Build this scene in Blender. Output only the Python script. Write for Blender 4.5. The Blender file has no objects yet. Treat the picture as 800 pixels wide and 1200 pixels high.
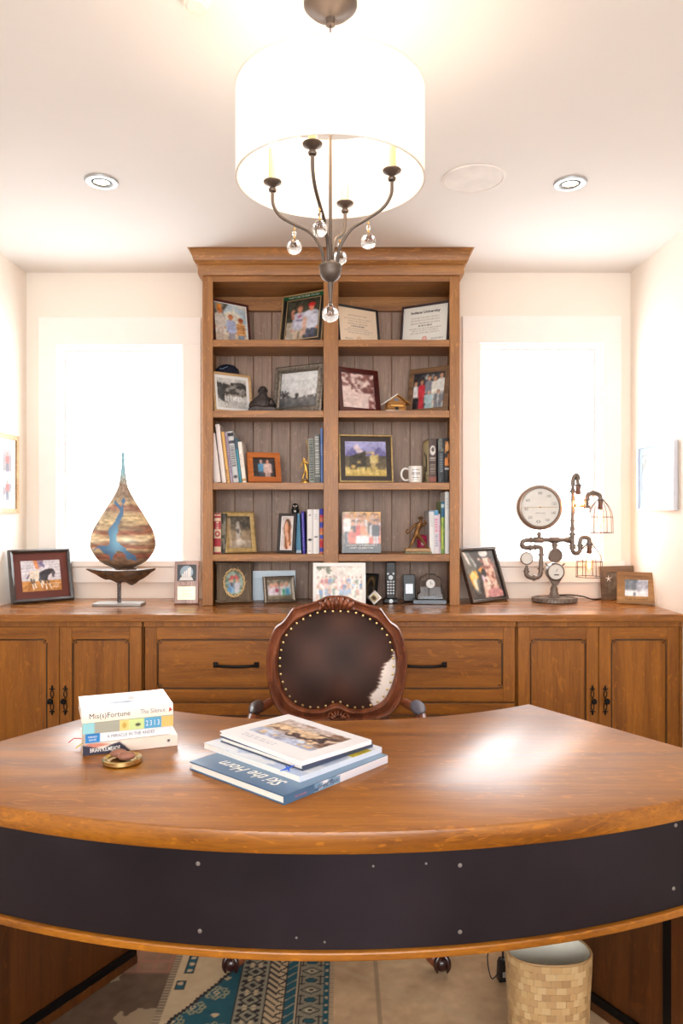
import bpy, bmesh, math, random
import numpy as np
from mathutils import Vector, Matrix, Euler

random.seed(7); np.random.seed(7)
PI = math.pi
SC = bpy.context.scene
COL = SC.collection

# ---------------------------------------------------------------- camera
H = 1.34            # eye height above the floor
F = 866.0           # focal length in pixels of an 800 x 1200 frame
D = 3.80            # distance to the far wall
cam_d = bpy.data.cameras.new('camera')
cam = bpy.data.objects.new('camera', cam_d); COL.objects.link(cam)
cam.location = (0, 0, H); cam.rotation_euler = (PI/2, 0, 0)
cam_d.sensor_fit = 'VERTICAL'; cam_d.sensor_height = 36.0
cam_d.lens = F/1200*36.0; cam_d.clip_start = 0.05; cam_d.clip_end = 200
SC.camera = cam

# ---------------------------------------------------------------- world, exposure
SC.view_settings.view_transform = 'Standard'
SC.view_settings.look = 'None'
SC.view_settings.gamma = 1.0
SC.view_settings.use_curve_mapping = False
SC.view_settings.exposure = 0.36
world = bpy.data.worlds.new('overcast_sky'); SC.world = world
world.use_nodes = True
bg = world.node_tree.nodes['Background']
bg.inputs['Color'].default_value = (0.93, 0.97, 1.0, 1)
bg.inputs['Strength'].default_value = 9.0
try:
    SC.cycles.max_bounces = 10; SC.cycles.diffuse_bounces = 5
    SC.cycles.glossy_bounces = 4; SC.cycles.transmission_bounces = 8
    SC.cycles.transparent_max_bounces = 12
    SC.cycles.sample_clamp_indirect = 6.0
    SC.cycles.caustics_reflective = False; SC.cycles.caustics_refractive = False
    SC.cycles.use_denoising = True
except Exception: pass

XL, XR = -1.62, 1.485        # side walls
CE = 2.57                    # ceiling height
YF = -1.9                    # wall behind the camera
WIN = {1: (-1.457, -0.812, H-0.246, H+0.856), 2: (0.711, 1.338, H-0.246, H+0.864)}
BIGW = (-1.45, 1.30, 1.00, 2.40)
def portal(x0, x1, z0, z1, y, flip):
    l = bpy.data.lights.new('window_portal', 'AREA'); l.shape = 'RECTANGLE'
    l.size = x1-x0; l.size_y = z1-z0
    try: l.cycles.is_portal = True
    except Exception: pass
    o = bpy.data.objects.new('window_portal', l); COL.objects.link(o)
    o.location = ((x0+x1)/2, y, (z0+z1)/2)
    o.rotation_euler = (-PI/2 if flip else PI/2, 0, 0)
for k in WIN: portal(*WIN[k], D+0.16, True)
portal(*BIGW, YF-0.16, False)

# ---------------------------------------------------------------- helpers
def lin(c):
    c = np.asarray(c, float)/255.0
    return np.where(c <= 0.04045, c/12.92, ((c+0.055)/1.055)**2.4)
def rgb(c):
    l = lin(c); return (float(l[0]), float(l[1]), float(l[2]), 1.0)
MATS = {}
def pbr(name, c, rough=0.5, metal=0.0, coat=0.0, var=0.06, scale=12.0, emit=None, estr=0.0, spec=None, bump=0.0):
    if name in MATS: return MATS[name]
    m = bpy.data.materials.new(name); m.use_nodes = True; MATS[name] = m
    nt = m.node_tree; b = nt.nodes['Principled BSDF']
    b.inputs['Roughness'].default_value = rough; b.inputs['Metallic'].default_value = metal
    b.inputs['Coat Weight'].default_value = coat; b.inputs['Coat Roughness'].default_value = 0.08
    if spec is not None: b.inputs['Specular IOR Level'].default_value = spec
    tc = nt.nodes.new('ShaderNodeTexCoord'); nz = nt.nodes.new('ShaderNodeTexNoise')
    nz.inputs['Scale'].default_value = scale; nz.inputs['Detail'].default_value = 3
    nt.links.new(tc.outputs['Object'], nz.inputs['Vector'])
    r = nt.nodes.new('ShaderNodeValToRGB'); l = lin(c)
    r.color_ramp.elements[0].position = .3; r.color_ramp.elements[1].position = .7
    r.color_ramp.elements[0].color = tuple(float(v) for v in np.clip(l*(1-var), 0, 1))+(1,)
    r.color_ramp.elements[1].color = tuple(float(v) for v in np.clip(l*(1+var), 0, 1))+(1,)
    nt.links.new(nz.outputs['Fac'], r.inputs['Fac']); nt.links.new(r.outputs['Color'], b.inputs['Base Color'])
    if emit is not None:
        b.inputs['Emission Color'].default_value = rgb(emit); b.inputs['Emission Strength'].default_value = estr
    if bump:
        bp = nt.nodes.new('ShaderNodeBump'); bp.inputs['Strength'].default_value = bump; bp.inputs['Distance'].default_value = .002
        nt.links.new(nz.outputs['Fac'], bp.inputs['Height']); nt.links.new(bp.outputs['Normal'], b.inputs['Normal'])
    return m
def wood(name, dark, light, axis='z', rough=0.35, coat=0.2, scale=1.0, rnd=True, contrast=1.0):
    """quarter-sawn oak: long noise along one axis, darker pores, pale ray flecks"""
    if name in MATS: return MATS[name]
    m = bpy.data.materials.new(name); m.use_nodes = True; MATS[name] = m
    nt = m.node_tree; b = nt.nodes['Principled BSDF']; N = nt.nodes.new; L = nt.links.new
    b.inputs['Coat Weight'].default_value = coat; b.inputs['Coat Roughness'].default_value = 0.24
    tc = N('ShaderNodeTexCoord')
    def mapping(along, across):
        mp = N('ShaderNodeMapping'); s = [across*scale]*3; s['xyz'.index(axis)] = along*scale
        mp.inputs['Scale'].default_value = s
        if rnd:
            oi = N('ShaderNodeObjectInfo'); mm = N('ShaderNodeVectorMath'); mm.operation = 'SCALE'
            mm.inputs[0].default_value = (7, 13, 9); L(oi.outputs['Random'], mm.inputs['Scale']); L(mm.outputs[0], mp.inputs['Location'])
        L(tc.outputs['Object'], mp.inputs['Vector']); return mp
    n1 = N('ShaderNodeTexNoise'); n1.inputs['Scale'].default_value = 1; n1.inputs['Detail'].default_value = 5
    n1.inputs['Distortion'].default_value = 1.2; L(mapping(1.2, 14).outputs[0], n1.inputs['Vector'])
    n2 = N('ShaderNodeTexNoise'); n2.inputs['Scale'].default_value = 1; n2.inputs['Detail'].default_value = 3
    L(mapping(7, 220).outputs[0], n2.inputs['Vector'])
    n3 = N('ShaderNodeTexNoise'); n3.inputs['Scale'].default_value = 1; n3.inputs['Detail'].default_value = 2
    n3.inputs['Distortion'].default_value = 3.0; L(mapping(10, 34).outputs[0], n3.inputs['Vector'])
    r1 = N('ShaderNodeValToRGB'); e = r1.color_ramp.elements
    e[0].position = .5-.18/contrast; e[1].position = .5+.18/contrast; e[0].color = rgb(dark); e[1].color = rgb(light)
    L(n1.outputs['Fac'], r1.inputs['Fac'])
    r2 = N('ShaderNodeValToRGB'); e = r2.color_ramp.elements
    e[0].position = .34; e[1].position = .52; e[0].color = (.70, .66, .60, 1); e[1].color = (1, 1, 1, 1)
    L(n2.outputs['Fac'], r2.inputs['Fac'])
    mx = N('ShaderNodeMixRGB'); mx.blend_type = 'MULTIPLY'; mx.inputs[0].default_value = .75
    L(r1.outputs[0], mx.inputs[1]); L(r2.outputs[0], mx.inputs[2])
    r3 = N('ShaderNodeValToRGB'); e = r3.color_ramp.elements
    e[0].position = .60; e[1].position = .68; e[0].color = (0, 0, 0, 1); e[1].color = (.35, .35, .35, 1)
    L(n3.outputs['Fac'], r3.inputs['Fac'])
    m2 = N('ShaderNodeMixRGB'); L(r3.outputs[0], m2.inputs[0]); L(mx.outputs[0], m2.inputs[1])
    m2.inputs[2].default_value = rgb([min(255, v*1.22) for v in light]); L(m2.outputs[0], b.inputs['Base Color'])
    rr = N('ShaderNodeMapRange'); rr.inputs[3].default_value = rough-.06; rr.inputs[4].default_value = rough+.08
    L(n1.outputs['Fac'], rr.inputs[0]); L(rr.outputs[0], b.inputs['Roughness'])
    bp = N('ShaderNodeBump'); bp.inputs['Strength'].default_value = .12; bp.inputs['Distance'].default_value = .001
    L(n2.outputs['Fac'], bp.inputs['Height']); L(bp.outputs[0], b.inputs['Normal'])
    return m
def painted_mat(name, rough, coat=0.0, metal=0.0):
    if name in MATS: return MATS[name]
    m = bpy.data.materials.new(name); m.use_nodes = True; MATS[name] = m
    nt = m.node_tree; b = nt.nodes['Principled BSDF']
    b.inputs['Roughness'].default_value = rough; b.inputs['Coat Weight'].default_value = coat
    b.inputs['Coat Roughness'].default_value = .05; b.inputs['Metallic'].default_value = metal
    a = nt.nodes.new('ShaderNodeAttribute'); a.attribute_name = 'print'
    nt.links.new(a.outputs['Color'], b.inputs['Base Color'])
    return m
def glass_mat(name, tint=(1, 1, 1, 1), gloss=.12, rough=.02):
    """thin clear pane"""
    if name in MATS: return MATS[name]
    m = bpy.data.materials.new(name); m.use_nodes = True; MATS[name] = m
    nt = m.node_tree; nt.nodes.clear(); N = nt.nodes.new; L = nt.links.new
    o = N('ShaderNodeOutputMaterial'); t = N('ShaderNodeBsdfTransparent'); g = N('ShaderNodeBsdfGlossy'); mx = N('ShaderNodeMixShader')
    fr0 = N('ShaderNodeLayerWeight'); fr0.inputs[0].default_value = .5; fr1 = N('ShaderNodeMath'); fr1.operation = 'POWER'; fr1.inputs[1].default_value = 4
    L(fr0.outputs['Facing'], fr1.inputs[0]); fr = N('ShaderNodeMath'); fr.operation = 'MULTIPLY_ADD'; fr.inputs[1].default_value = .5; fr.inputs[2].default_value = .04; L(fr1.outputs[0], fr.inputs[0])
    t.inputs[0].default_value = tint; g.inputs['Roughness'].default_value = rough
    L(fr.outputs[0], mx.inputs[0]); L(t.outputs[0], mx.inputs[1]); L(g.outputs[0], mx.inputs[2]); L(mx.outputs[0], o.inputs[0])
    return m
def crystal_mat(name='crystal', rough=.0):
    if name in MATS: return MATS[name]
    m = bpy.data.materials.new(name); m.use_nodes = True; MATS[name] = m
    b = m.node_tree.nodes['Principled BSDF']; b.inputs['Transmission Weight'].default_value = 1
    b.inputs['Roughness'].default_value = rough; b.inputs['IOR'].default_value = 1.5
    return m

def link(name, me, mat, parent=None, loc=None, rot=None):
    o = bpy.data.objects.new(name, me); COL.objects.link(o)
    if mat and not me.materials: me.materials.append(mat)
    if parent: o.parent = parent
    if loc is not None: o.location = loc
    if rot is not None: o.rotation_euler = rot
    return o
def thing(name, label, cat, loc=(0, 0, 0), rot=(0, 0, 0), group=None):
    o = bpy.data.objects.new(name, None); COL.objects.link(o); o.empty_display_size = .05
    o.location = loc; o.rotation_euler = rot; o['label'] = label; o['category'] = cat
    if group: o['group'] = group
    return o
def tag(o, label=None, cat=None, group=None, kind=None):
    for k, v in (('label', label), ('category', cat), ('group', group), ('kind', kind)):
        if v: o[k] = v
    return o

class MB:
    def __init__(s): s.bm = bmesh.new()
    def box(s, x0, x1, y0, y1, z0, z1, bev=0, M=None):
        b = bmesh.new()
        vs = [b.verts.new((x, y, z)) for x in (x0, x1) for y in (y0, y1) for z in (z0, z1)]
        for q in ((0, 1, 3, 2), (4, 6, 7, 5), (0, 4, 5, 1), (2, 3, 7, 6), (0, 2, 6, 4), (1, 5, 7, 3)):
            b.faces.new([vs[i] for i in q])
        bmesh.ops.recalc_face_normals(b, faces=b.faces)
        if bev: bmesh.ops.bevel(b, geom=list(b.edges), offset=bev, segments=2, profile=.5, affect='EDGES')
        return s._add(b, M, None)
    def _add(s, b, M=None, ang=45):
        if M is not None: bmesh.ops.transform(b, matrix=M, verts=b.verts)
        if ang is not None:
            ca = math.radians(ang)
            for f in b.faces: f.smooth = True
            for e in b.edges:
                if len(e.link_faces) == 2 and e.calc_face_angle(0) > ca: e.smooth = False
        me = bpy.data.meshes.new('tmp'); b.to_mesh(me); b.free(); s.bm.from_mesh(me); bpy.data.meshes.remove(me); return s
    def prism(s, pts, a0, a1, axis='z', bev=0, M=None):
        """extrude a 2-D polygon along an axis; pts are the two other coordinates in xyz order"""
        b = bmesh.new()
        def P(p, a):
            return {'z': (p[0], p[1], a), 'y': (p[0], a, p[1]), 'x': (a, p[0], p[1])}[axis]
        lo = [b.verts.new(P(p, a0)) for p in pts]; hi = [b.verts.new(P(p, a1)) for p in pts]
        n = len(pts)
        b.faces.new(lo); b.faces.new(list(reversed(hi)))
        for i in range(n): b.faces.new((lo[i], hi[i], hi[(i+1) % n], lo[(i+1) % n]))
        bmesh.ops.recalc_face_normals(b, faces=b.faces)
        if bev: bmesh.ops.bevel(b, geom=list(b.edges), offset=bev, segments=2, profile=.5, affect='EDGES')
        return s._add(b, M, 20)
    def lathe(s, prof, n=32, M=None, flat=1.0, closed=True):
        """prof: (radius, z) list"""
        b = bmesh.new(); rings = []
        for r, z in prof:
            if r < 1e-6: rings.append([b.verts.new((0, 0, z))])
            else: rings.append([b.verts.new((r*math.cos(2*PI*i/n), flat*r*math.sin(2*PI*i/n), z)) for i in range(n)])
        for a, c in zip(rings, rings[1:]):
            for i in range(n):
                j = (i+1) % n
                if len(a) == 1 and len(c) == 1: continue
                if len(a) == 1: b.faces.new((a[0], c[j], c[i]))
                elif len(c) == 1: b.faces.new((a[i], a[j], c[0]))
                else: b.faces.new((a[i], a[j], c[j], c[i]))
        if closed:
            for r in (rings[0], rings[-1]):
                if len(r) > 1: b.faces.new(r)
        bmesh.ops.recalc_face_normals(b, faces=b.faces)
        return s._add(b, M)
    def ball(s, c, r, n=16, sc=(1, 1, 1), M=None):
        b = bmesh.new(); bmesh.ops.create_uvsphere(b, u_segments=n, v_segments=max(6, n//2), radius=r)
        T = Matrix.Translation(c) @ Matrix.Diagonal((*sc, 1)); bmesh.ops.transform(b, matrix=T, verts=b.verts)
        return s._add(b, M)
    def tube(s, pts, r, n=8, cap=True, closed=False, M=None, flat=None):
        b = bmesh.new(); P = [Vector(p) for p in pts]; k = len(P)
        R = list(r) if isinstance(r, (list, tuple)) else [r]*k
        T = []
        for i in range(k):
            a = P[(i-1) % k] if (closed or i > 0) else P[i]; c = P[(i+1) % k] if (closed or i < k-1) else P[i]
            T.append((c-a).normalized())
        up = Vector((0, 0, 1)) if abs(T[0].z) < .9 else Vector((0, 1, 0))
        nrm = (up - T[0]*up.dot(T[0])).normalized(); rings = []
        for i in range(k):
            nrm = (nrm - T[i]*nrm.dot(T[i])).normalized(); bn = T[i].cross(nrm)
            rings.append([b.verts.new(P[i]+R[i]*(math.cos(2*PI*j/n)*nrm+math.sin(2*PI*j/n)*bn)) for j in range(n)])
        rr = rings+[rings[0]] if closed else rings
        for a, c in zip(rr, rr[1:]):
            for j in range(n): b.faces.new((a[j], a[(j+1) % n], c[(j+1) % n], c[j]))
        if cap and not closed: b.faces.new(rings[0]); b.faces.new(rings[-1])
        bmesh.ops.recalc_face_normals(b, faces=b.faces)
        return s._add(b, M, 75)
    def loft(s, rings, closed_ring=True, cap=True, M=None):
        b = bmesh.new(); R = [[b.verts.new(p) for p in r] for r in rings]; n = len(R[0])
        for a, c in zip(R, R[1:]):
            for j in range(n if closed_ring else n-1): b.faces.new((a[j], a[(j+1) % n], c[(j+1) % n], c[j]))
        if cap and closed_ring: b.faces.new(R[0]); b.faces.new(R[-1])
        bmesh.ops.recalc_face_normals(b, faces=b.faces)
        return s._add(b, M, 38)
    def mesh(s, name, smooth=True, ang=38):
        me = bpy.data.meshes.new(name)
        if not smooth or ang != 38:
            ca = math.radians(ang)
            for f in s.bm.faces: f.smooth = smooth
            for e in s.bm.edges: e.smooth = not (len(e.link_faces) == 2 and e.calc_face_angle(0) > ca)
        s.bm.to_mesh(me); s.bm.free(); return me
    def build(s, name, mat, parent=None, loc=None, rot=None, smooth=True, ang=38):
        return link(name, s.mesh(name, smooth, ang), mat, parent, loc, rot)
def box(name, mat, parent, x0, x1, y0, y1, z0, z1, bev=0, loc=None, rot=None):
    return MB().box(x0, x1, y0, y1, z0, z1, bev).build(name, mat, parent, loc, rot)
def rotz(a): return Matrix.Rotation(a, 4, 'Z')
def along(p, q):
    """matrix taking +z at origin to the segment p->q"""
    p = Vector(p); q = Vector(q); return Matrix.Translation(p) @ (q-p).to_track_quat('Z', 'Y').to_matrix().to_4x4()
def smoothpath(pts, n=6, closed=False):
    P = [np.array(p, float) for p in pts]; k = len(P); out = []
    segs = k if closed else k-1
    for i in range(segs):
        p1 = P[i]; p2 = P[(i+1) % k]
        p0 = P[(i-1) % k] if (closed or i > 0) else 2*p1-p2
        p3 = P[(i+2) % k] if (closed or i+2 < k) else 2*p2-p1
        for j in range(n):
            t = j/n
            out.append(tuple(.5*((2*p1)+(-p0+p2)*t+(2*p0-5*p1+4*p2-p3)*t*t+(-p0+3*p1-3*p2+p3)*t**3)))
    if not closed: out.append(tuple(P[-1]))
    return out
def text(body, mat, parent, loc, rot, width, height, shear=0.0, extrude=.0004, name='lettering', bold=0.0):
    c = bpy.data.curves.new('t', 'FONT'); c.body = body; c.size = 1; c.extrude = 0; c.shear = shear; c.offset = bold
    c.resolution_u = 2
    o = bpy.data.objects.new('t', c); COL.objects.link(o)
    me = bpy.data.meshes.new_from_object(o.evaluated_get(bpy.context.evaluated_depsgraph_get()))
    bpy.data.objects.remove(o)
    v = np.array([q.co[:] for q in me.vertices]); lo = v.min(0); hi = v.max(0); sz = np.maximum(hi-lo, 1e-6)
    for q in me.vertices:
        q.co.x = (q.co.x-lo[0]-sz[0]/2)*width/sz[0]; q.co.y = (q.co.y-lo[1]-sz[1]/2)*height/sz[1]
    return link(name, me, mat, parent, loc, rot)

# ---------------------------------------------------------------- painted prints
def vnoise(h, w, cells, oct=3, seed=0):
    rs = np.random.RandomState(seed); out = np.zeros((h, w)); amp = 1; tot = 0
    for o in range(oct):
        cy, cx = max(2, int(cells[0]*2**o)), max(2, int(cells[1]*2**o))
        g = rs.rand(cy+1, cx+1)
        yy = np.linspace(0, cy-1e-6, h); xx = np.linspace(0, cx-1e-6, w)
        y0 = yy.astype(int); x0 = xx.astype(int); fy = (yy-y0)[:, None]; fx = (xx-x0)[None]
        fy = fy*fy*(3-2*fy); fx = fx*fx*(3-2*fx)
        a = g[y0][:, x0]; b = g[y0][:, x0+1]; c = g[y0+1][:, x0]; d = g[y0+1][:, x0+1]
        out += amp*((a*(1-fx)+b*fx)*(1-fy)+(c*(1-fx)+d*fx)*fy); tot += amp; amp *= .5
    return out/tot
class Canvas:
    SS = 3
    def __init__(s, w, h, bgc):
        s.w, s.h = int(w), int(h); W, Hh = s.w*s.SS, s.h*s.SS
        s.a = np.empty((Hh, W, 3)); s.a[:] = bgc
        s.Y, s.X = np.meshgrid((np.arange(Hh)+.5)/Hh, (np.arange(W)+.5)/W, indexing='ij')
    def mask(s, m, c, a=1.0): s.a[m] = s.a[m]*(1-a)+np.array(c, float)*a; return s
    def ell(s, cx, cy, rx, ry, c, a=1.0): return s.mask(((s.X-cx)/rx)**2+((s.Y-cy)/ry)**2 < 1, c, a)
    def rect(s, x0, y0, x1, y1, c, a=1.0): return s.mask((s.X >= x0)&(s.X < x1)&(s.Y >= y0)&(s.Y < y1), c, a)
    def poly(s, pts, c, a=1.0):
        m = np.zeros(s.X.shape, bool); n = len(pts)
        for i in range(n):
            x1, y1 = pts[i]; x2, y2 = pts[(i+1) % n]
            if y1 == y2: continue
            cr = ((s.Y > y1) != (s.Y > y2)) & (s.X < (x2-x1)*(s.Y-y1)/(y2-y1)+x1); m ^= cr
        return s.mask(m, c, a)
    def line(s, x0, y0, x1, y1, wd, c, a=1.0):
        dx, dy = x1-x0, y1-y0; L2 = dx*dx+dy*dy+1e-12
        t = np.clip(((s.X-x0)*dx+(s.Y-y0)*dy)/L2, 0, 1); asp = s.h/s.w
        return s.mask(((s.X-x0-t*dx)**2+((s.Y-y0-t*dy)*asp)**2) < (wd/2)**2, c, a)
    def grad(s, y0, y1, c0, c1, x0=0, x1=1):
        m = (s.Y >= y0)&(s.Y < y1)&(s.X >= x0)&(s.X < x1); t = ((s.Y-y0)/(y1-y0))[m][:, None]
        s.a[m] = np.array(c0, float)*(1-t)+np.array(c1, float)*t; return s
    def blot(s, cells, thr, c, seed=0, reg=(0, 0, 1, 1), a=1.0, oct=3):
        n = vnoise(s.a.shape[0], s.a.shape[1], cells, oct, seed)
        return s.mask((n > thr)&(s.X >= reg[0])&(s.Y >= reg[1])&(s.X < reg[2])&(s.Y < reg[3]), c, a)
    def grainy(s, cells, amt, seed=0):
        n = vnoise(s.a.shape[0], s.a.shape[1], cells, 3, seed); s.a = np.clip(s.a+(n[..., None]-.5)*2*amt, 0, 255); return s
    def person(s, cx, top, hh, shirt, pants, skin=(214, 160, 128), hair=(70, 50, 36), w=None, long=False, hat=None, dress=False):
        w = w or hh*.3*s.h/s.w; hr = hh*.075; hx = hr*s.h/s.w*.85
        if long: s.ell(cx, top+hr*1.5, hx*1.5, hr*1.9, hair)
        s.poly([(cx-w*.5, top+hh*.19), (cx-w*.2, top+hh*.15), (cx+w*.2, top+hh*.15), (cx+w*.5, top+hh*.19), (cx+w*.5, top+hh*.5), (cx+w*.33, top+hh*.56), (cx-w*.33, top+hh*.56), (cx-w*.5, top+hh*.5)], shirt)
        if dress: s.poly([(cx-w*.3, top+hh*.4), (cx+w*.3, top+hh*.4), (cx+w*.5, top+hh*.95), (cx-w*.5, top+hh*.95)], shirt)
        else:
            s.poly([(cx-w*.34, top+hh*.52), (cx-w*.02, top+hh*.52), (cx-w*.05, top+hh), (cx-w*.32, top+hh)], pants)
            s.poly([(cx+w*.02, top+hh*.52), (cx+w*.34, top+hh*.52), (cx+w*.32, top+hh), (cx+w*.05, top+hh)], pants)
        s.ell(cx-w*.46, top+hh*.52, w*.08, hh*.03, skin); s.ell(cx+w*.46, top+hh*.52, w*.08, hh*.03, skin)
        s.rect(cx-w*.1, top+hh*.12, cx+w*.1, top+hh*.17, skin)
        s.ell(cx, top+hr*.8, hx, hr, hair); s.ell(cx, top+hr*1.15, hx*.82, hr*.85, skin)
        if hat: s.ell(cx, top+hr*.55, hx*1.05, hr*.6, hat); s.rect(cx-hx*1.2, top+hr*.6, cx+hx*1.2, top+hr*.85, hat)
        return s
    def lines(s, x0, x1, ys, wd, c, a=1, seed=1):
        rs = random.Random(seed)
        for y in ys:
            k = rs.uniform(0, .22)*(x1-x0); x = x0+k
            while x < x1-k:
                l = rs.uniform(.02, .08); s.rect(x, y, min(x+l, x1-k), y+wd, c, a); x += l+.018
        return s
    def pixels(s, photo=False):
        q = s.SS; p = s.a.reshape(s.h, q, s.w, q, 3).mean((1, 3))
        if photo and s.h > 10 and s.w > 10:
            k = np.pad(p, ((1, 1), (1, 1), (0, 0)), 'edge')
            p = .40*p+.1*(k[:-2, 1:-1]+k[2:, 1:-1]+k[1:-1, :-2]+k[1:-1, 2:])+.05*(k[:-2, :-2]+k[2:, :-2]+k[:-2, 2:]+k[2:, 2:])
            g = vnoise(s.h, s.w, (s.h/3, s.w/3), 2, s.h*7+s.w); g2 = vnoise(s.h, s.w, (5, 5), 3, s.h+s.w)
            p = p+(g[..., None]-.5)*52+(g2[..., None]-.5)*34
        return p
def print_mesh(name, px, W, Hh, fn=None):
    """grid of points coloured from px (rows top-down); lies in XZ facing -Y, x centred, z from 0"""
    h, w = px.shape[:2]
    xs = np.linspace(-W/2, W/2, w); zs = np.linspace(Hh, 0, h)
    X, Z = np.meshgrid(xs, zs); co = np.stack([X, np.zeros_like(X), Z], -1).reshape(-1, 3)
    if fn is not None: co = fn(co)
    i = np.arange(h*w).reshape(h, w)
    f = np.stack([i[1:, :-1], i[1:, 1:], i[:-1, 1:], i[:-1, :-1]], -1).reshape(-1, 4)
    me = bpy.data.meshes.new(name); me.vertices.add(len(co)); me.vertices.foreach_set('co', co.astype('f').ravel())
    me.loops.add(f.size); me.loops.foreach_set('vertex_index', f.ravel().astype('i'))
    me.polygons.add(len(f)); me.polygons.foreach_set('loop_start', np.arange(0, f.size, 4, dtype='i'))
    try: me.polygons.foreach_set('loop_total', np.full(len(f), 4, dtype='i'))
    except Exception: pass
    me.update(calc_edges=True)
    at = me.color_attributes.new('print', 'FLOAT_COLOR', 'POINT')
    c = np.ones((h*w, 4)); c[:, :3] = lin(np.clip(px, 0, 255)).reshape(-1, 3); at.data.foreach_set('color', c.astype('f').ravel())
    me.polygons.foreach_set('use_smooth', np.ones(len(f), dtype=bool))
    return me
PHOTO = None
def X(px, z): return (px-400)*z/F
def Zh(py, z): return H-(py-600)*z/F

# ---------------------------------------------------------------- materials
M_wall = pbr('cream_wall_paint', (247, 238, 227), .85, var=.012, scale=3, bump=.05)
M_ceil = pbr('ceiling_paint', (238, 234, 230), .9, var=.01, scale=3)
M_trim = pbr('white_trim_paint', (250, 245, 240), .4, var=.01)
M_floor = wood('oak_floor', (92, 58, 34), (128, 84, 50), 'y', .4, .1)
OAKd, OAKl = (128, 74, 14), (166, 102, 26)
M_cab_z = wood('cabinet_oak_upright', OAKd, OAKl, 'z', .36, .15)
M_cab_x = wood('cabinet_oak_level', OAKd, OAKl, 'x', .36, .15)
M_top_x = wood('counter_oak', (130, 76, 24), (168, 106, 40), 'x', .26, .3)
M_bk_z = wood('bookcase_oak_upright', (142, 92, 44), (178, 122, 64), 'z', .42, .1)
M_bk_x = wood('bookcase_oak_level', (142, 92, 46), (178, 124, 66), 'x', .42, .1)
M_plank = wood('bookcase_back_oak', (146, 118, 102), (176, 146, 126), 'z', .5, .05)
M_desk = wood('desk_oak', (124, 70, 10), (168, 104, 22), 'x', .36, .22, contrast=.9)
M_desk_z = wood('desk_panel_oak', (66, 32, 6), (94, 50, 12), 'z', .4, .2)
M_iron = pbr('dark_iron_sheet', (52, 47, 53), .40, .8, var=.3, scale=3.5)
M_black = pbr('black_metal', (30, 28, 28), .38, .7)
M_blackp = pbr('black_plastic', (22, 22, 24), .35)
M_steel = pbr('brushed_steel', (170, 168, 165), .35, .9)
M_nail = pbr('aged_brass', (190, 160, 105), .3, .95)
M_gold = pbr('gold', (200, 158, 80), .32, .9)
M_mahog = wood('carved_mahogany', (92, 44, 24), (146, 82, 50), 'z', .38, .15)
M_bronze = pbr('antique_bronze', (92, 80, 72), .45, .5, var=.12)
M_pipe = pbr('dark_iron_pipe', (122, 108, 98), .42, .5, var=.25, scale=40)
M_paper = pbr('page_paper', (238, 234, 226), .8, var=.04, scale=300)
M_white = pbr('white_card', (244, 243, 242), .5, var=.01)
M_print = painted_mat('printed_photograph', .3, .25)
M_matte = painted_mat('printed_paper', .6)
M_woven = painted_mat('woven_wool', .95)
M_ink = pbr('dark_ink', (52, 48, 46), .6)
M_winkl = pbr('white_ink', (248, 246, 242), .5)

# ================================================================ SETTING
def wall_with_holes(name, x0, x1, z0, z1, ya, yb, holes):
    m = MB(); xs = x0
    for (a, b, c, d) in sorted(holes):
        m.box(xs, a, ya, yb, z0, z1); m.box(a, b, ya, yb, z0, c); m.box(a, b, ya, yb, d, z1); xs = b
    m.box(xs, x1, ya, yb, z0, z1)
    return tag(m.build(name, M_wall), kind='structure')
tag(box('floor', M_floor, None, XL-.15, XR+.15, YF-.2, D+.2, -.1, 0), kind='structure')
tag(box('ceiling', M_ceil, None, XL-.15, XR+.15, YF-.2, D+.2, CE, CE+.12), kind='structure')
tag(box('wall_left', M_wall, None, XL-.15, XL, YF, D, 0, CE), kind='structure')
tag(box('wall_right', M_wall, None, XR, XR+.15, YF, D, 0, CE), kind='structure')
wall_with_holes('wall_back', XL-.15, XR+.15, 0, CE, D, D+.16, list(WIN.values()))
wall_with_holes('wall_front', XL-.15, XR+.15, 0, CE, YF-.16, YF, [BIGW])
M_pane = glass_mat('window_glass')
def window(n, x0, x1, z0, z1, cl, cr, ct):
    """casing, stool, apron and sash round one opening of the far wall"""
    o = bpy.data.objects.new('window_%d' % n, None); COL.objects.link(o); o['kind'] = 'structure'
    y = D
    m = MB(); g = .004
    m.box(x0-cl, x0, y-.022, y, z0-.002, z1, .002); m.box(x1, x1+cr, y-.022, y, z0-.002, z1, .002)
    m.box(x0-cl, x1+cr, y-.022, y, z1, z1+ct, .002)
    m.build('casing', M_trim, o)
    box('sill', M_trim, o, x0-cl-.015, x1+cr+(.015 if n == 2 else 0), y-.034, y+.05, z0-.034, z0-.002, .004)
    box('apron', M_trim, o, x0-cl, x1+cr, y-.02, y, z0-.115, z0-.036, .002)
    j = MB()   # jamb lining
    j.box(x0, x0+.012, y+.001, y+.16, z0, z1); j.box(x1-.012, x1, y+.001, y+.16, z0, z1); j.box(x0+.012, x1-.012, y+.001, y+.16, z1-.012, z1)
    j.build('jamb', M_trim, o)
    s = MB(); a, b = x0+.013, x1-.013; t = .022; ys = y+.07
    s.box(a, a+t, ys, ys+.03, z0+.051, z1-.013, .002); s.box(b-t, b, ys, ys+.03, z0+.051, z1-.013, .002)
    s.box(a+t, b-t, ys, ys+.03, z0+.051, z0+.051+t, .002); s.box(a+t, b-t, ys, ys+.03, z1-.013-t, z1-.013, .002)
    s.build('sash', M_trim, o)
    box('pane', M_pane, o, a+t, b-t, ys+.012, ys+.016, z0+.051+t, z1-.013-t)
    return o
window(1, *WIN[1], .092, .092, .14)
window(2, *WIN[2], .092, .092, .14)
w3 = bpy.data.objects.new('window_3', None); COL.objects.link(w3); w3['kind'] = 'structure'
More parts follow.
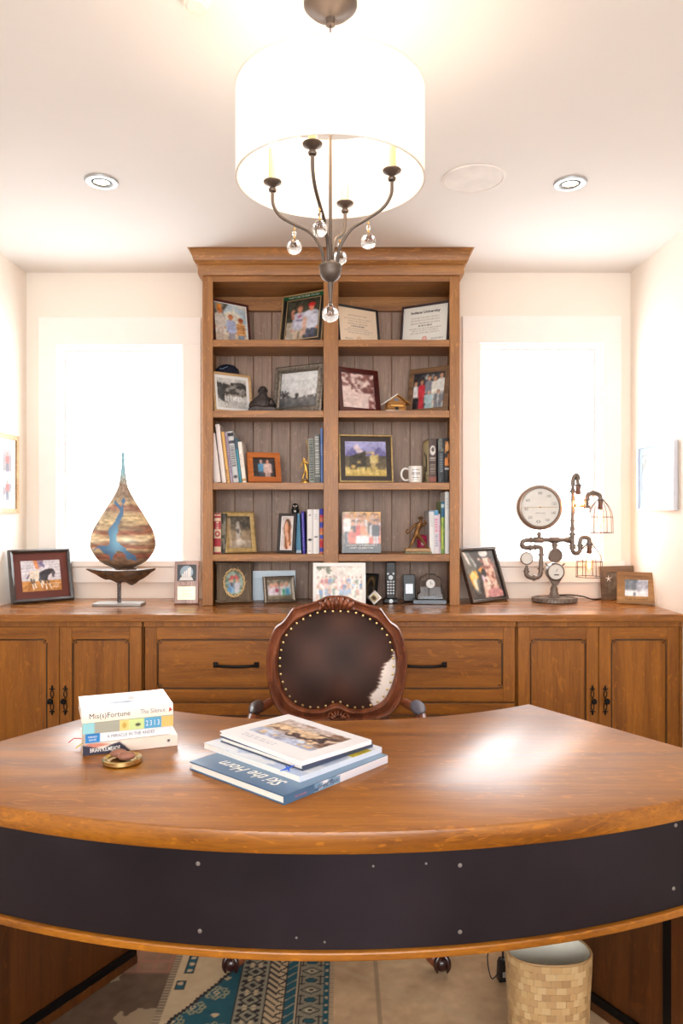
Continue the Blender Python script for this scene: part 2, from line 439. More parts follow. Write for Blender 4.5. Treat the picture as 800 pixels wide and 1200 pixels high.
m = MB(); x0, x1, z0, z1 = BIGW
for a, b in ((x0, x0+.06), (x1-.06, x1), ((x0+x1)/2-.03, (x0+x1)/2+.03)): m.box(a, b, YF-.1, YF-.05, z0, z1)
m.box(x0, x1, YF-.1, YF-.05, z0, z0+.06); m.box(x0, x1, YF-.1, YF-.05, z1-.06, z1)
m.build('sash', M_trim, w3)

# ceiling fittings
def disc(name, label, cat, px, py, r, kind):
    z = F*(CE-H)/(600-py); t = thing(name, label, cat, (X(px, z), z, CE)); return t
M_nick = pbr('satin_nickel', (176, 180, 182), .35, .6)
M_glow = pbr('lit_lamp_glass', (255, 250, 240), .4, emit=(255, 236, 205), estr=14)
def downlight(px, py, label):
    t = disc('downlight', label, 'ceiling light', px, py, .06, 0)
    t['group'] = 'recessed ceiling downlights'
    MB().lathe([(.036, -.001), (.036, -.006), (.044, -.010), (.058, -.008), (.061, -.001)], 40).build('trim_ring', M_nick, t)
    MB().lathe([(.0355, -.0005), (.0355, -.0075), (.030, -.0085), (.0285, -.001)], 32).build('inner_ring', M_black, t)
    MB().lathe([(0, -.0075), (.018, -.007), (.028, -.003), (.028, -.001)], 32).build('lamp_glass', M_glow, t)
    l = bpy.data.lights.new('downlight_beam', 'SPOT'); l.energy = 2.5; l.color = (1, .86, .68); l.spot_size = 1.7; l.spot_blend = .8; l.shadow_soft_size = .03
    o = bpy.data.objects.new('downlight_beam', l); COL.objects.link(o); o.parent = t; o.location = (0, 0, -.02)
downlight(119, 212, 'round nickel recessed downlight in the ceiling left of the drum chandelier')
downlight(668, 214, 'round nickel recessed downlight in the ceiling right of the drum chandelier')
t = disc('ceiling_speaker', 'flush round white speaker grille in the ceiling beside the chandelier', 'speaker', 555, 209, .11, 0)
MB().lathe([(0, -.004), (.103, -.004), (.106, -.007), (.113, -.006), (.115, 0)], 56).build('grille', pbr('speaker_white', (238, 232, 226), .7), t)
t = disc('smoke_detector', 'small round white smoke detector on the ceiling at upper left', 'smoke detector', 230, -2, .035, 0)
MB().lathe([(0, -.022), (.022, -.022), (.026, -.018), (.030, -.018), (.036, -.008), (.036, 0)], 32).build('housing', pbr('detector_white', (240, 228, 214), .5), t)

# ================================================================ CREDENZA
CT = H-.443                  # counter top height
CF = 3.197                   # counter front
t = thing('worktop', 'long oak worktop running wall to wall over the built-in cabinets', 'worktop', (0, 0, 0))
box('counter_slab', M_top_x, t, XL+.001, XR-.001, CF, D-.001, CT-.034, CT, .005)
CY = CF+.020                 # cabinet face plane
DT, DB = H-.501, .10         # door top / bottom
K = .003712
def xk(px): return (px-400)*K
def bead_panel(parent, x0, x1, z0, z1, st, mat_f, mat_p, y=CY):
    """rails and stiles with a raised bead frame, notched corners and little corner studs round a flat panel"""
    box('stile', M_cab_z, parent, x0, x0+st, y, y+.02, z0, z1, .0015)
    box('stile', M_cab_z, parent, x1-st, x1, y, y+.02, z0, z1, .0015)
    box('rail', M_cab_x, parent, x0+st+.0002, x1-st-.0002, y+.0004, y+.02, z0, z0+st, .0015)
    box('rail', M_cab_x, parent, x0+st+.0002, x1-st-.0002, y+.0004, y+.02, z1-st, z1, .0015)
    box('panel', mat_p, parent, x0+st+.0003, x1-st-.0003, y+.007, y+.018, z0+st+.0003, z1-st-.0003)
    n = .014; a, b, c, d = x0+st+.004, x1-st-.004, z0+st+.004, z1-st-.004
    pts = [(a+n, y+.004, c), (b-n, y+.004, c), (b-n, y+.004, c+n), (b, y+.004, c+n), (b, y+.004, d-n), (b-n, y+.004, d-n), (b-n, y+.004, d), (a+n, y+.004, d), (a+n, y+.004, d-n), (a, y+.004, d-n), (a, y+.004, c+n), (a+n, y+.004, c+n)]
    MB().tube(pts, .0032, 6, closed=True).build('bead_moulding', M_bead, parent)
    m = MB()
    for (u, v) in ((a+n*.35, c+n*.35), (b-n*.35, c+n*.35), (b-n*.35, d-n*.35), (a+n*.35, d-n*.35)): m.ball((u, y+.003, v), .0042, 8)
    m.build('corner_studs', M_bead, parent)
M_bead = wood('dark_bead_oak', (62, 36, 14), (92, 56, 24), 'z', .4, .1)
def pull_plate(parent, x, z):
    """fleur-ended openwork backplate with a round knob"""
    m = MB(); y = CY-.003
    for s in (-1, 1):
        m.tube([(x, y, z+s*.008), (x-.007, y, z+s*.022), (x-.006, y, z+s*.036), (x, y, z+s*.046)], .0022, 6)
        m.tube([(x, y, z+s*.008), (x+.007, y, z+s*.022), (x+.006, y, z+s*.036), (x, y, z+s*.046)], .0022, 6)
        m.tube([(x-.011, y, z+s*.050), (x, y, z+s*.047), (x+.011, y, z+s*.050)], .0028, 6)
        m.tube([(x, y, z+s*.045), (x, y, z+s*.058), (x, y, z+s*.066)], [.003, .0048, .0008], 6)
    p = m.build('handle', M_black, parent)
    MB().lathe([(.004, 0), (.004, .012), (.010, .016), (.0135, .022), (.011, .028), (0, .030)], 20, M=along((x, y, z), (x, y-1, z))).build('knob', M_black, p)
def door_unit(name, label, x0, xm, x1, knobs, side):
    t = thing(name, label, 'cabinet', ((x0+x1)/2, CY+.3, 0)); inv = t
    sh = -Vector(t.location)
    def P(o): return o
    r = t
    M0 = MB(); xa, xb = x0-.004, x1+.004
    if side == 'l': xa = XL+.002
    else: xb = XR-.002
    M0.box(xa, xb, CY+.021, D-.003, .08, CT-.0345); M0.box(xa+.01, xb-.01, CY+.06, D-.003, .0, .08)
    if side == 'l': M0.box(xa, x0-.002, CY, CY+.02, DB, DT)
    else: M0.box(x1+.002, xb, CY, CY+.02, DB, DT)
    M0.box(xa, xb, CY-.004, CY+.0205, DT+.002, CT-.0345)
    M0.build('carcass', M_cab_z, r)
    for (a, b, kx) in ((x0, xm-.0015, knobs[0]), (xm+.0015, x1, knobs[1])):
        d = bpy.data.objects.new('door', None); COL.objects.link(d); d.parent = r
        bead_panel(d, a, b, DB, DT, .052, M_cab_z, M_cab_z)
        pull_plate(d, xk(kx), Zh(820.5, CY))
    t.location = (0, 0, 0)
    return t
# doors are parts; keep every piece within thing > door > piece
door_unit('door_cabinet', 'two-door oak cabinet under the window with the teardrop sculpture', xk(-27), xk(69.5), xk(165.5), (61, 76.5), 'l')
door_unit('door_cabinet', 'two-door oak cabinet under the window with the pipe lamp', xk(607), xk(701.5), xk(796), (694, 709), 'r')
def drawer_unit(x0, x1, label, hx):
    t = thing('drawer_cabinet', label, 'cabinet', (0, 0, 0))
    m = MB(); m.box(x0-.004, x1+.004, CY+.021, D-.003, .08, CT-.0345); m.box(x0, x1, CY+.06, D-.003, 0, .08)
    m.box(x0-.004, x1+.004, CY-.004, CY+.0205, DT+.002, CT-.0345); m.build('carcass', M_cab_z, t)
    zs = [(DT-.323, DT), (DT-.323-.333, DT-.333)]
    for i, (a, b) in enumerate(zs):
        d = bpy.data.objects.new('drawer', None); COL.objects.link(d); d.parent = t
        bead_panel(d, x0, x1, max(a, DB), b, .052 if i == 0 else .05, M_cab_z, M_cab_x)
        xc = xk(hx); zc = Zh(779, CY) if i == 0 else Zh(779, CY)-.333
        w = .1
        m = MB(); m.box(xc-w, xc-w+.022, CY-.006, CY-.0005, zc-.012, zc+.012, .002); m.box(xc+w-.022, xc+w, CY-.006, CY-.0005, zc-.012, zc+.012, .002)
        m.tube(smoothpath([(xc-w+.012, CY-.006, zc), (xc-w+.02, CY-.024, zc), (xc-.03, CY-.032, zc-.002), (xc+.03, CY-.032, zc-.002), (xc+w-.02, CY-.024, zc), (xc+w-.012, CY-.006, zc)], 4), .0065, 8)
        m.build('handle', M_black, d)
drawer_unit(xk(169.5), xk(384.5), 'wide oak drawer cabinet behind the chair on its left side', 276.5)
drawer_unit(xk(388.5), xk(603.5), 'wide oak drawer cabinet behind the chair on its right side', 496.5)

# ================================================================ BOOKCASE
BF = 3.49; KB = BF/F
def xb(px): return (px-400)*KB
BX0, BX1 = xb(237), xb(538.5)
SH = [H+.814, H+.4796, H+.139, H-.200]     # shelf top heights
bk = thing('bookcase', 'tall built-in oak bookcase with crown moulding between the two windows', 'bookcase', (0, 0, 0))
ST = [(BX0, xb(249.2)), (xb(379), xb(396.3)), (xb(526.8), BX1)]
ZT = Zh(322, BF)
for a, b in ST: box('stile', M_bk_z, bk, a, b, BF, BF+.022, CT+.001, ZT, .0015)
for a, b in ((BX0, BX0+.02), (BX1-.02, BX1)): box('side_panel', M_bk_z, bk, a, b, BF+.0225, D-.03, CT+.001, ZT)
box('divider', M_bk_z, bk, xb(382), xb(393), BF+.0225, 3.762, CT+.001, ZT)
LX = (ST[0][1], ST[1][0]); RX = (ST[1][1], ST[2][0])
for (a, b) in (LX, RX):
    aa = BX0+.0205 if a == LX[0] else xb(393)+.0005
    bb = xb(382)-.0005 if a == LX[0] else BX1-.0205
    for z in SH:
        m = MB(); m.box(a+.0003, b-.0003, BF+.001, BF+.0224, z-.033, z, .0015); m.box(aa, bb, BF+.0226, 3.762, z-.02, z-.0003)
        m.build('shelf', M_bk_x, bk)
    n = 6; w = (bb-aa)/n
    for i in range(n):
        MB().box(aa+i*w+.0016, aa+(i+1)*w-.0016, 3.764, 3.776, CT+.001, ZT-.02, .0018).build('plank', M_plank, bk)
    box('back_rail', M_bk_x, bk, aa, bb, 3.735, 3.7635, Zh(329, BF)-.075, Zh(329, BF)-.004, .002)
    box('top_rail', M_bk_x, bk, a+.0003, b-.0003, BF+.001, BF+.0225, Zh(330, BF), ZT, .001)
    box('top_board', M_bk_x, bk, aa, bb, BF+.023, 3.762, Zh(330, BF), Zh(330, BF)+.02)
box('back_panel', M_bk_z, bk, BX0+.0205, BX1-.0205, 3.777, D-.001, CT+.001, ZT)
# crown: stepped profile running along the front and both returns
prof = [(0, 0), (.016, 0), (.018, .005), (.018, .046), (.028, .052), (.032, .060), (.036, .064), (.044, .100), (.050, .108), (.050, .114), (.062, .116), (.062, .126), (0, .126)]
z0 = ZT-.006
rings = []
for (x, y, sx, sy) in ((BX0, D-.03, -1, 0), (BX0, BF, -1, -1), (BX1, BF, 1, -1), (BX1, D-.03, 1, 0)):
    rings.append([(x+sx*p, y+sy*p, z0+h) for p, h in prof])
MB().loft(rings, True, True).build('crown_moulding', M_bk_x, bk, ang=25)
box('top_cap', M_bk_x, bk, BX0+.001, BX1-.001, BF+.001, D-.03, ZT+.001, z0+.12)

# ================================================================ DESK
DC = (-.03, 3.14); RI, RO = 1.08, 1.80; A0 = math.radians(33.5); TT = H-.58
dk = thing('desk', 'curved fan-shaped oak desk with a dark iron apron in the foreground', 'desk', (0, 0, 0))
def arc(r, a): return (DC[0]+r*math.sin(a), DC[1]-r*math.cos(a))
def fan(ri, ro, a0, a1, z0, z1, n=72, bev=0):
    out = [arc(ro, a0+(a1-a0)*i/n) for i in range(n+1)]; inn = [arc(ri, a1-(a1-a0)*i/n) for i in range(n+1)]
    return MB().prism(out+inn, z0, z1, 'z', bev)
fan(RI, RO, -A0, A0, TT-.044, TT, bev=.007).build('desktop', M_desk, dk, ang=30)
AB = H-.804
PA = math.radians(24.2)
fan(RO-.04, RO-.022, -A0+.005, A0-.005, AB-.014, TT-.0445).build('apron_board', M_desk, dk)
fan(RO-.0215, RO-.015, -PA, PA, AB+.001, TT-.046).build('iron_apron', M_iron, dk)
fan(RO-.0215, RO-.006, -A0+.004, A0-.004, AB-.016, AB, bev=.003).build('lower_trim', M_desk, dk)
for s in (-1, 1):
    a, b = sorted((s*(PA+.001), s*(A0-.004)))
    fan(RO-.0215, RO-.008, a, b, AB+.001, TT-.046, 8).build('apron_end', M_desk_z, dk)
me_r = MB().lathe([(.0042, 0), (.0036, .0016), (0, .0024)], 12).mesh('rivet')
def rivet(px, py, sc=1.0):
    # solve the angle at which this column meets the apron
    best = min((abs(arc(RO-.015, a)[0]*F/arc(RO-.015, a)[1]+400-px), a) for a in np.linspace(-.5, .5, 2001))[1]
    x, y = arc(RO-.0148, best); z = Zh(py, y)
    o = link('rivet', me_r, M_steel, dk); o.matrix_local = along((x, y, z), (x+math.sin(best), y-math.cos(best), z)) @ Matrix.Scale(sc, 4)
for p in ((232, 1012), (234, 1091), (539, 1014), (539, 1092), (791, 967), (789, 1041)): rivet(*p)
for p in ((347, 1099), (380, 1104), (437, 1015), (499, 1012)): rivet(*p, .55)
for s in (-1, 1):
    # the two panelled pedestals stand along the radial ends
    a_in = s*math.radians(30.8); a_out = s*math.radians(32.6)
    def radial(r, a, off=0): return arc(r, a)
    u = Vector((math.sin(a_in), -math.cos(a_in), 0)); nrm = Vector((math.cos(a_in), math.sin(a_in), 0))*(-s)   # nrm points inward
    O = Vector((DC[0], DC[1], 0))
    ang = math.atan2(u.y, u.x)
    Mx = Matrix(((u.x, nrm.x, 0, O.x), (u.y, nrm.y, 0, O.y), (0, 0, 1, 0), (0, 0, 0, 1)))
    def pb(name, mat, r0, r1, d0, d1, z0, z1, bev=.001):
        MB().box(r0, r1, d0, d1, z0, z1, bev, M=Mx).build(name, mat, dk)
    pb('side_panel', M_desk_z, 1.12, RO-.045, -.034, -.008, .0101, TT-.045)
    pb('base_rail', M_desk_z, 1.12, RO-.045, -.0078, .004, .013, .036)
    pb('iron_strap', M_black, 1.12, RO-.045, -.0078, .001, .0365, .058)
    pb('end_stile', M_desk_z, 1.60, RO-.045, -.0078, .003, .059, TT-.046)
    pb('iron_strap', M_black, 1.575, 1.5995, -.0078, .001, .059, TT-.046)

# ================================================================ FRAMES AND PHOTOGRAPHS
def mitred(w, h, b, d, prof=None):
    """picture-frame moulding: profile swept round a rectangle with mitred corners; front at y=0, back at y=d"""
    if prof is None: prof = [(0, 0), (.15, -.25), (.5, -.1), (.85, -.2), (1, .1)]
    rings = []
    sec = [(0.0, d)]+[(p*b, q*d*.35) for p, q in prof]+[(b, d)]
    for (x, z, sx, sz) in ((-w/2, 0, 1, 1), (w/2, 0, -1, 1), (w/2, h, -1, -1), (-w/2, h, 1, -1)):
        rings.append([(x+sx*p, y, z+sz*p) for p, y in sec])
    rings.append(rings[0])
    m = MB(); m.loft(rings, True, False); return m
def frame(label, pl, zl, pr, zr, base, h, b, mat, cv, mount=0.0, mount_mat=None, lean=10, d=.016, group=None, stand=True, name='picture_frame', bevel=None, pmat=None, cat='picture frame', back=True):
    xl, xr = X(pl, zl), X(pr, zr); w = math.hypot(xr-xl, zr-zl); yaw = math.atan2(zr-zl, xr-xl); L = math.radians(lean)
    up = d*math.sin(L)+.0012
    t = thing(name, label, cat, ((xl+xr)/2, (zl+zr)/2, base+up), (-L, 0, yaw), group)
    if b > 0:
        mitred(w, h, b, d, bevel).build('frame', mat, t, ang=20)
    yb = d*.55 if b > 0 else 0
    if mount > 0 and mount_mat:
        q = mitred(w-2*b+.0004, h-2*b+.0004, mount, .002, [(0, 0), (1, 0)]); q.build('mount', mount_mat, t, loc=(0, yb-.0022, b-.0002))
    ins = b+mount
    pw, ph = w-2*ins+.001, h-2*ins+.001
    me = print_mesh('photo', cv.pixels(not label.startswith(('cert', 'univ', 'plain pale'))), pw, ph)
    link('photo', me, pmat or M_print, t, loc=(0, yb-.0004, ins-.0005))
    if back: box('back_board', M_backing, t, -w/2+b*.6, w/2-b*.6, yb, max(d-.001, yb+.003), b*.6, h-b*.6) if b > 0 else box('back_board', mat or M_white, t, -w/2, w/2, .0003, d, 0, h)
    if stand:
        c, s = math.cos(L), math.sin(L)
        def loc(yw, zw): return (0, yw*c-(zw-up)*s, yw*s+(zw-up)*c)
        hz = .6*h; Aw = (d*c+hz*s, -d*s+hz*c+up); run = min(hz*.32, .05)
        p = loc(*Aw); q = loc(Aw[0]+run, .002)
        MB().box(-.012, .012, 0, .003, 0, (Vector(q)-Vector(p)).length, M=along(p, q) ).build('stand', M_backing, t)
    return t
M_backing = pbr('black_backing', (34, 28, 26), .8)
SKY = (190, 215, 232)
def NC(w, h, c): return Canvas(w, h, c)

# ---- shelf one -------------------------------------------------
c = NC(46, 60, (196, 214, 226)); c.blot((6, 5), .52, (226, 224, 214), 3).poly([(0, 0), (.45, 0), (.2, .35), (0, .4)], (88, 88, 84)).blot((8, 8), .5, (150, 150, 140), 4, (0, 0, .3, .35))
c.ell(.55, .38, .28, .2, (232, 228, 214)); c.grad(.8, 1, (222, 206, 184), (206, 186, 160))
c.person(.17, .12, 1.0, (206, 196, 188), (196, 178, 166), (204, 132, 82), w=.32, hat=(226, 140, 52)); c.rect(.1, .04, .24, .2, (226, 140, 52)); c.ell(.19, .2, .07, .06, (190, 110, 66))
c.person(.5, .28, .9, (176, 186, 220), (150, 146, 160), (206, 130, 84), w=.28, hat=(198, 120, 76)); c.person(.8, .34, .85, (232, 176, 110), (128, 150, 176), (206, 130, 84), w=.27, hat=(180, 88, 50))
for k in range(5): c.rect(.68+.05*k, .5, .69+.05*k, .73, (120, 60, 40), .8)
for k in range(4): c.rect(.67, .52+.06*k, .93, .532+.06*k, (120, 60, 40), .7)
M_redwood = wood('dark_red_wood', (58, 16, 14), (92, 30, 26), 'x', .3, .3)
frame('dark red frame with a photo of three men in caps, on the top shelf', 251.5, 3.535, 294.5, 3.66, SH[0], .216, .010, M_redwood, c, .003, M_white, lean=8)
c = NC(44, 56, (66, 72, 60)); c.blot((9, 8), .56, (48, 50, 42), 5).grainy((10, 8), 10)
c.rect(0, .55, .25, 1, (176, 164, 146)).blot((10, 10), .5, (210, 200, 186), 9, (0, .55, .3, 1))
c.person(.4, .14, 1.2, (206, 208, 226), (212, 190, 166), (222, 150, 124), w=.42, hair=(96, 60, 40)); c.line(.2, .45, .17, .3, .09, (206, 140, 116)); c.ell(.2, .27, .05, .04, (214, 150, 124)); c.ell(.4, .42, .06, .04, (190, 110, 150)); c.rect(.3, .5, .52, .54, (120, 120, 160))
c.person(.74, .1, 1.25, (212, 216, 234), (70, 76, 100), (226, 140, 110), w=.46, hat=(208, 44, 44)); c.rect(.5, .45, .62, .9, (216, 178, 160)); c.rect(.8, .37, .92, .385, (60, 60, 80))
M_bg = pbr('black_gold_edge', (196, 166, 120), .4, .3)
t = frame('black and gold frame with a green banner and two men, one in a red cap', 326, 3.66, 376.5, 3.535, SH[0], .262, .005, M_bg, c, .026, pbr('black_mount', (24, 22, 22), .5), lean=9)
fw = math.hypot(X(376.5, 3.535)-X(326, 3.66), .125)
box('banner', pbr('green_banner', (20, 92, 56), .5), t, -fw/2+.006, fw/2-.006, .0030, .0042, .262-.024, .262-.006)
mitred(fw-.052, .262-.052, .0035, .002, [(0, 0), (1, 0)]).build('gold_fillet', M_bg, t, loc=(0, .0048, .026))
text('WHAT I LIKE TO HEAR YOU SAY', M_winkl, t, (0, .0026, .262-.015), (PI/2, 0, 0), fw*.72, .009)
def cert(seed, title, tc, paper, seal, w=60, h=48):
    c = NC(w, h, paper); c.lines(.12, .88, [.3, .37, .44, .58, .64, .7], .022, (150, 140, 128), .65, seed)
    c.lines(.3, .7, [.51], .035, (96, 90, 84), .8, seed+1); c.ell(.5, .87, .05, .06, seal, .8).ell(.5, .87, .028, .035, paper, .8)
    c.lines(.1, .38, [.88], .02, (120, 112, 104), .7, seed+3); c.lines(.62, .92, [.88], .02, (120, 112, 104), .7, seed+4)
    return c
t = frame('certificate on cream paper in a thin black frame on the top shelf', 397.5, 3.535, 446, 3.66, SH[0], .19, .009, pbr('black_frame', (26, 22, 24), .35, coat=.3), cert(3, 0, 0, (244, 222, 196), (206, 160, 110)), lean=8)
text('UNITED STATES CIRCUIT COURT', M_ink, t, (0, .0076, .145), (PI/2, 0, 0), .11, .006)
t = frame('university diploma on white paper in a dark frame on the top shelf', 468, 3.66, 524.5, 3.535, SH[0], .206, .009, pbr('dark_plum_frame', (54, 34, 40), .35, coat=.3), cert(9, 0, 0, (240, 240, 234), (214, 92, 84)), lean=8)
text('Indiana University', M_ink, t, (0, .0076, .166), (PI/2, 0, 0), .155, .017, shear=.05, bold=.03)

# ---- shelf two -------------------------------------------------
c = NC(52, 48, (206, 204, 200)); c.grad(0, .5, (220, 218, 214), (190, 186, 180)); c.ell(.3, .5, .3, .3, (70, 68, 66)).ell(.75, .3, .28, .18, (84, 80, 78)).poly([(.3, .35), (.6, .2), (.95, .35), (.95, .6), (.3, .6)], (150, 146, 140))
c.blot((10, 10), .55, (50, 48, 46), 6, (0, .15, 1, .7)); c.rect(0, .8, .35, 1, (216, 214, 210))
for k in range(9): c.person(.28+.085*k, .5+.02*(k % 2), .5, (232, 230, 226), (196, 192, 188), (170, 160, 150), w=.07)
M_lw = wood('pale_wood_frame', (190, 150, 100), (222, 186, 138), 'x', .4, .1)
frame('pale wood frame with an old black-and-white team photo, below the navy cap', 251.5, 3.535, 296.5, 3.66, SH[1], .198, .011, M_lw, c, .014, M_white, lean=8, stand=False, bevel=[(0, 0), (.5, -.15), (1, .2)])
M_silver = pbr('ornate_silver', (150, 142, 132), .38, .75, var=.35, scale=90, bump=.9)
c = NC(56, 46, (232, 234, 236)); c.grad(0, .55, (238, 240, 242), (222, 224, 226)); c.blot((8, 14), .52, (84, 84, 84), 8, (0, .5, 1, .72)); c.poly([(.2, .62), (.5, .48), (.95, .52), (1, .66), (.3, .7)], (224, 224, 226)); c.grad(.72, 1, (120, 120, 122), (88, 88, 90)); c.blot((5, 16), .6, (40, 40, 40), 2, (0, .6, .5, .76))
t = frame('ornate silver frame with a black-and-white landscape photo on the second shelf', 319, 3.68, 376, 3.55, SH[1], .244, .034, M_silver, c, lean=8, bevel=[(0, 0), (.2, -.9), (.5, -.4), (.8, -1.0), (1, .3)])
m = MB(); fw = math.hypot(X(376, 3.55)-X(319, 3.68), .13)
for k in range(18):
    for z in (.017, .227): m.ball((-fw/2+.014+k*(fw-.028)/17, -.003, z), .0048, 6, (1, .6, 1.6))
for k in range(14):
    for x in (-fw/2+.017, fw/2-.017): m.ball((x, -.003, .022+k*.0155), .0048, 6, (1.6, .6, 1))
m.build('beading', M_silver, t)
c = NC(40, 48, (238, 214, 208)); c.blot((12, 11), .47, (140, 90, 84), 11, (0, 0, 1, .38), oct=4).blot((12, 11), .52, (120, 70, 66), 12, (.3, .3, 1, .55), oct=4).blot((10, 12), .48, (150, 92, 88), 14, (.78, .4, 1, 1), oct=4)
frame('wide dark red wooden frame with a sepia print of tree branches', 398, 3.535, 446.5, 3.66, SH[1], .222, .024, M_redwood, c, lean=8, bevel=[(0, 0), (.6, -.1), (1, -.1)])
c = NC(46, 50, (56, 58, 66)); c.blot((8, 8), .6, (190, 190, 186), 15, (.3, .0, .9, .3))
c.person(.08, .2, .9, (226, 226, 226), (24, 24, 30), w=.16); c.person(.27, .18, .9, (206, 36, 56), (200, 30, 50), w=.2, dress=True); c.person(.5, .08, .9, (130, 136, 150), (90, 94, 110), w=.24); c.person(.68, .1, .9, (236, 234, 226), (210, 208, 200), w=.22); c.person(.87, .03, .95, (232, 232, 228), (190, 190, 190), w=.24)
c.person(.5, .5, .6, (168, 196, 204), (176, 206, 212), w=.26, dress=True, hair=(200, 196, 190)); c.person(.8, .5, .62, (122, 124, 132), (110, 114, 124), w=.3); c.rect(.77, .6, .81, .85, (220, 220, 220))
M_brf = wood('brown_wood_frame', (96, 70, 48), (140, 106, 76), 'x', .45, .1)
frame('broad grey-brown wooden frame with a wedding group and a woman in red', 476, 3.68, 524, 3.55, SH[1], .232, .026, M_brf, c, lean=8)

# ---- shelf three -----------------------------------------------
c = NC(36, 32, (40, 32, 34)); c.blot((6, 6), .55, (70, 60, 40), 5, (0, .3, .35, 1)); c.person(.38, .12, 1.1, (90, 150, 190), (40, 50, 70), (220, 160, 140), hair=(200, 190, 180), w=.28); c.person(.66, .1, 1.2, (206, 178, 172), (190, 160, 156), (220, 150, 130), hair=(120, 90, 70), w=.36)
frame('plain orange-brown wooden frame with a couple, leaning by white books', 291.5, 3.515, 330, 3.57, SH[2], .150, .026, wood('orange_wood', (168, 84, 22), (196, 108, 36), 'x', .35, .2), c, lean=16, bevel=[(0, 0), (.5, -.05), (1, 0)])
c = NC(62, 52, (150, 150, 210)); c.grad(0, .4, (176, 178, 224), (150, 150, 206)); c.poly([(0, .42), (.1, .25), (.3, .1), (.48, .3), (.7, .3), (.82, .16), (1, .34), (1, .5), (0, .5)], (112, 108, 168)); c.poly([(.2, .18), (.3, .08), (.42, .26), (.5, .34), (.3, .34)], (222, 204, 216))
c.grad(.42, .8, (84, 78, 64), (104, 92, 66)); c.poly([(.1, .45), (.5, .28), (.52, .7), (.1, .75)], (70, 66, 56)); c.grad(.8, 1, (206, 178, 96), (188, 160, 84)); c.blot((5, 22), .5, (222, 200, 124), 8, (0, .74, 1, .95)); c.blot((12, 9), .56, (190, 164, 98), 17, (.5, .3, .8, .85))
c.person(.68, .3, .6, (214, 196, 132), (196, 172, 110), w=.16, hat=(220, 200, 150)); c.ell(.2, .72, .06, .05, (214, 176, 104)); c.ell(.34, .6, .05, .04, (180, 150, 90))
M_goldf = pbr('gilt_frame', (176, 150, 100), .4, .6, var=.2, scale=60)
t = frame('dark and gilt framed painting of cattle below purple mountains', 397.5, 3.535, 461, 3.575, SH[2], .235, .009, M_goldf, c, .023, wood('espresso_wood', (34, 22, 16), (54, 36, 28), 'x', .3, .3), lean=8)

# ---- shelf four ------------------------------------------------
c = NC(34, 44, (150, 130, 104)); c.grad(0, .45, (66, 62, 54), (120, 104, 84)); c.blot((7, 7), .5, (60, 56, 48), 19, (.3, 0, 1, .4)); c.grad(.75, 1, (178, 160, 140), (150, 134, 116)); c.rect(0, .05, .15, .9, (190, 164, 130), .7); c.poly([(.35, .2), (.5, .15), (.56, .5), (.5, .9), (.36, .9)], (180, 172, 164)); c.blot((14, 9), .52, (90, 86, 82), 5, (.33, .15, .58, .6)); c.ell(.5, .8, .2, .1, (220, 212, 200), .7)
frame('gilt-painted wooden frame with a faded photo of a dog, by the red book', 264, 3.535, 301, 3.60, SH[3], .202, .023, M_goldf2 if 'M_goldf2' in globals() else pbr('rubbed_gold_wood', (176, 148, 96), .5, .35, var=.25, scale=50), c, lean=13, bevel=[(0, 0), (.3, -.5), (.7, -.2), (1, .3)])
c = NC(24, 42, (226, 214, 212)); c.ell(.5, .35, .3, .28, (96, 56, 32)); c.poly([(.25, .3), (.75, .3), (.85, .85), (.5, 1), (.35, .9)], (150, 84, 40)); c.ell(.42, .33, .17, .19, (228, 170, 136)); c.poly([(.4, .45), (.62, .5), (.78, .95), (.66, 1), (.5, .8)], (236, 186, 158)); c.ell(.42, .53, .1, .08, (232, 178, 148)); c.blot((8, 4), .58, (196, 120, 60), 3, (.55, .3, .85, .9))
frame('slim black frame with a portrait of a long-haired woman', 324, 3.575, 344.5, 3.545, SH[3], .192, .013, pbr('charcoal_frame', (58, 50, 50), .4), c, .004, M_white, lean=8)

# ---- counter inside the bookcase -------------------------------
def crowd(c, n, y0, y1, hh, seed, pal=None, w=None):
    rs = random.Random(seed); pal = pal or [(232, 228, 224), (206, 120, 120), (96, 130, 180), (224, 190, 190), (150, 170, 200), (236, 226, 214), (190, 150, 130), (120, 150, 130)]
    for r in range(3):
        for k in range(n):
            c.person((k+.5+rs.uniform(-.3, .3))/n, y0+(y1-y0)*r/2+rs.uniform(-.02, .02), hh, rs.choice(pal), rs.choice(pal), w=w or .9/n, hair=rs.choice([(90, 60, 40), (50, 40, 36), (150, 120, 90), (190, 180, 170)]))
    return c
c = NC(30, 34, (150, 176, 160)); c.blot((6, 6), .5, (86, 104, 80), 3); c.ell(.35, .28, .16, .1, (196, 52, 48)); c.ell(.68, .26, .16, .1, (200, 50, 46)); c.ell(.35, .4, .1, .1, (222, 160, 130)); c.ell(.68, .38, .1, .1, (222, 160, 130)); c.rect(.2, .5, .5, .9, (110, 160, 200)); c.rect(.52, .48, .85, .9, (204, 200, 214)); c.rect(.3, .48, .42, .7, (70, 40, 60)); c.ell(.2, .85, .14, .1, (70, 140, 200))
M_twig = wood('twig_board', (92, 76, 60), (132, 112, 90), 'z', .7, 0)
t = frame('rustic board frame with an oval ring of antlers round two people in red hats', 255.5, 3.56, 293.5, 3.60, CT, .196, .0, M_twig, NC(4, 4, (110, 92, 72)), lean=11, back=False)
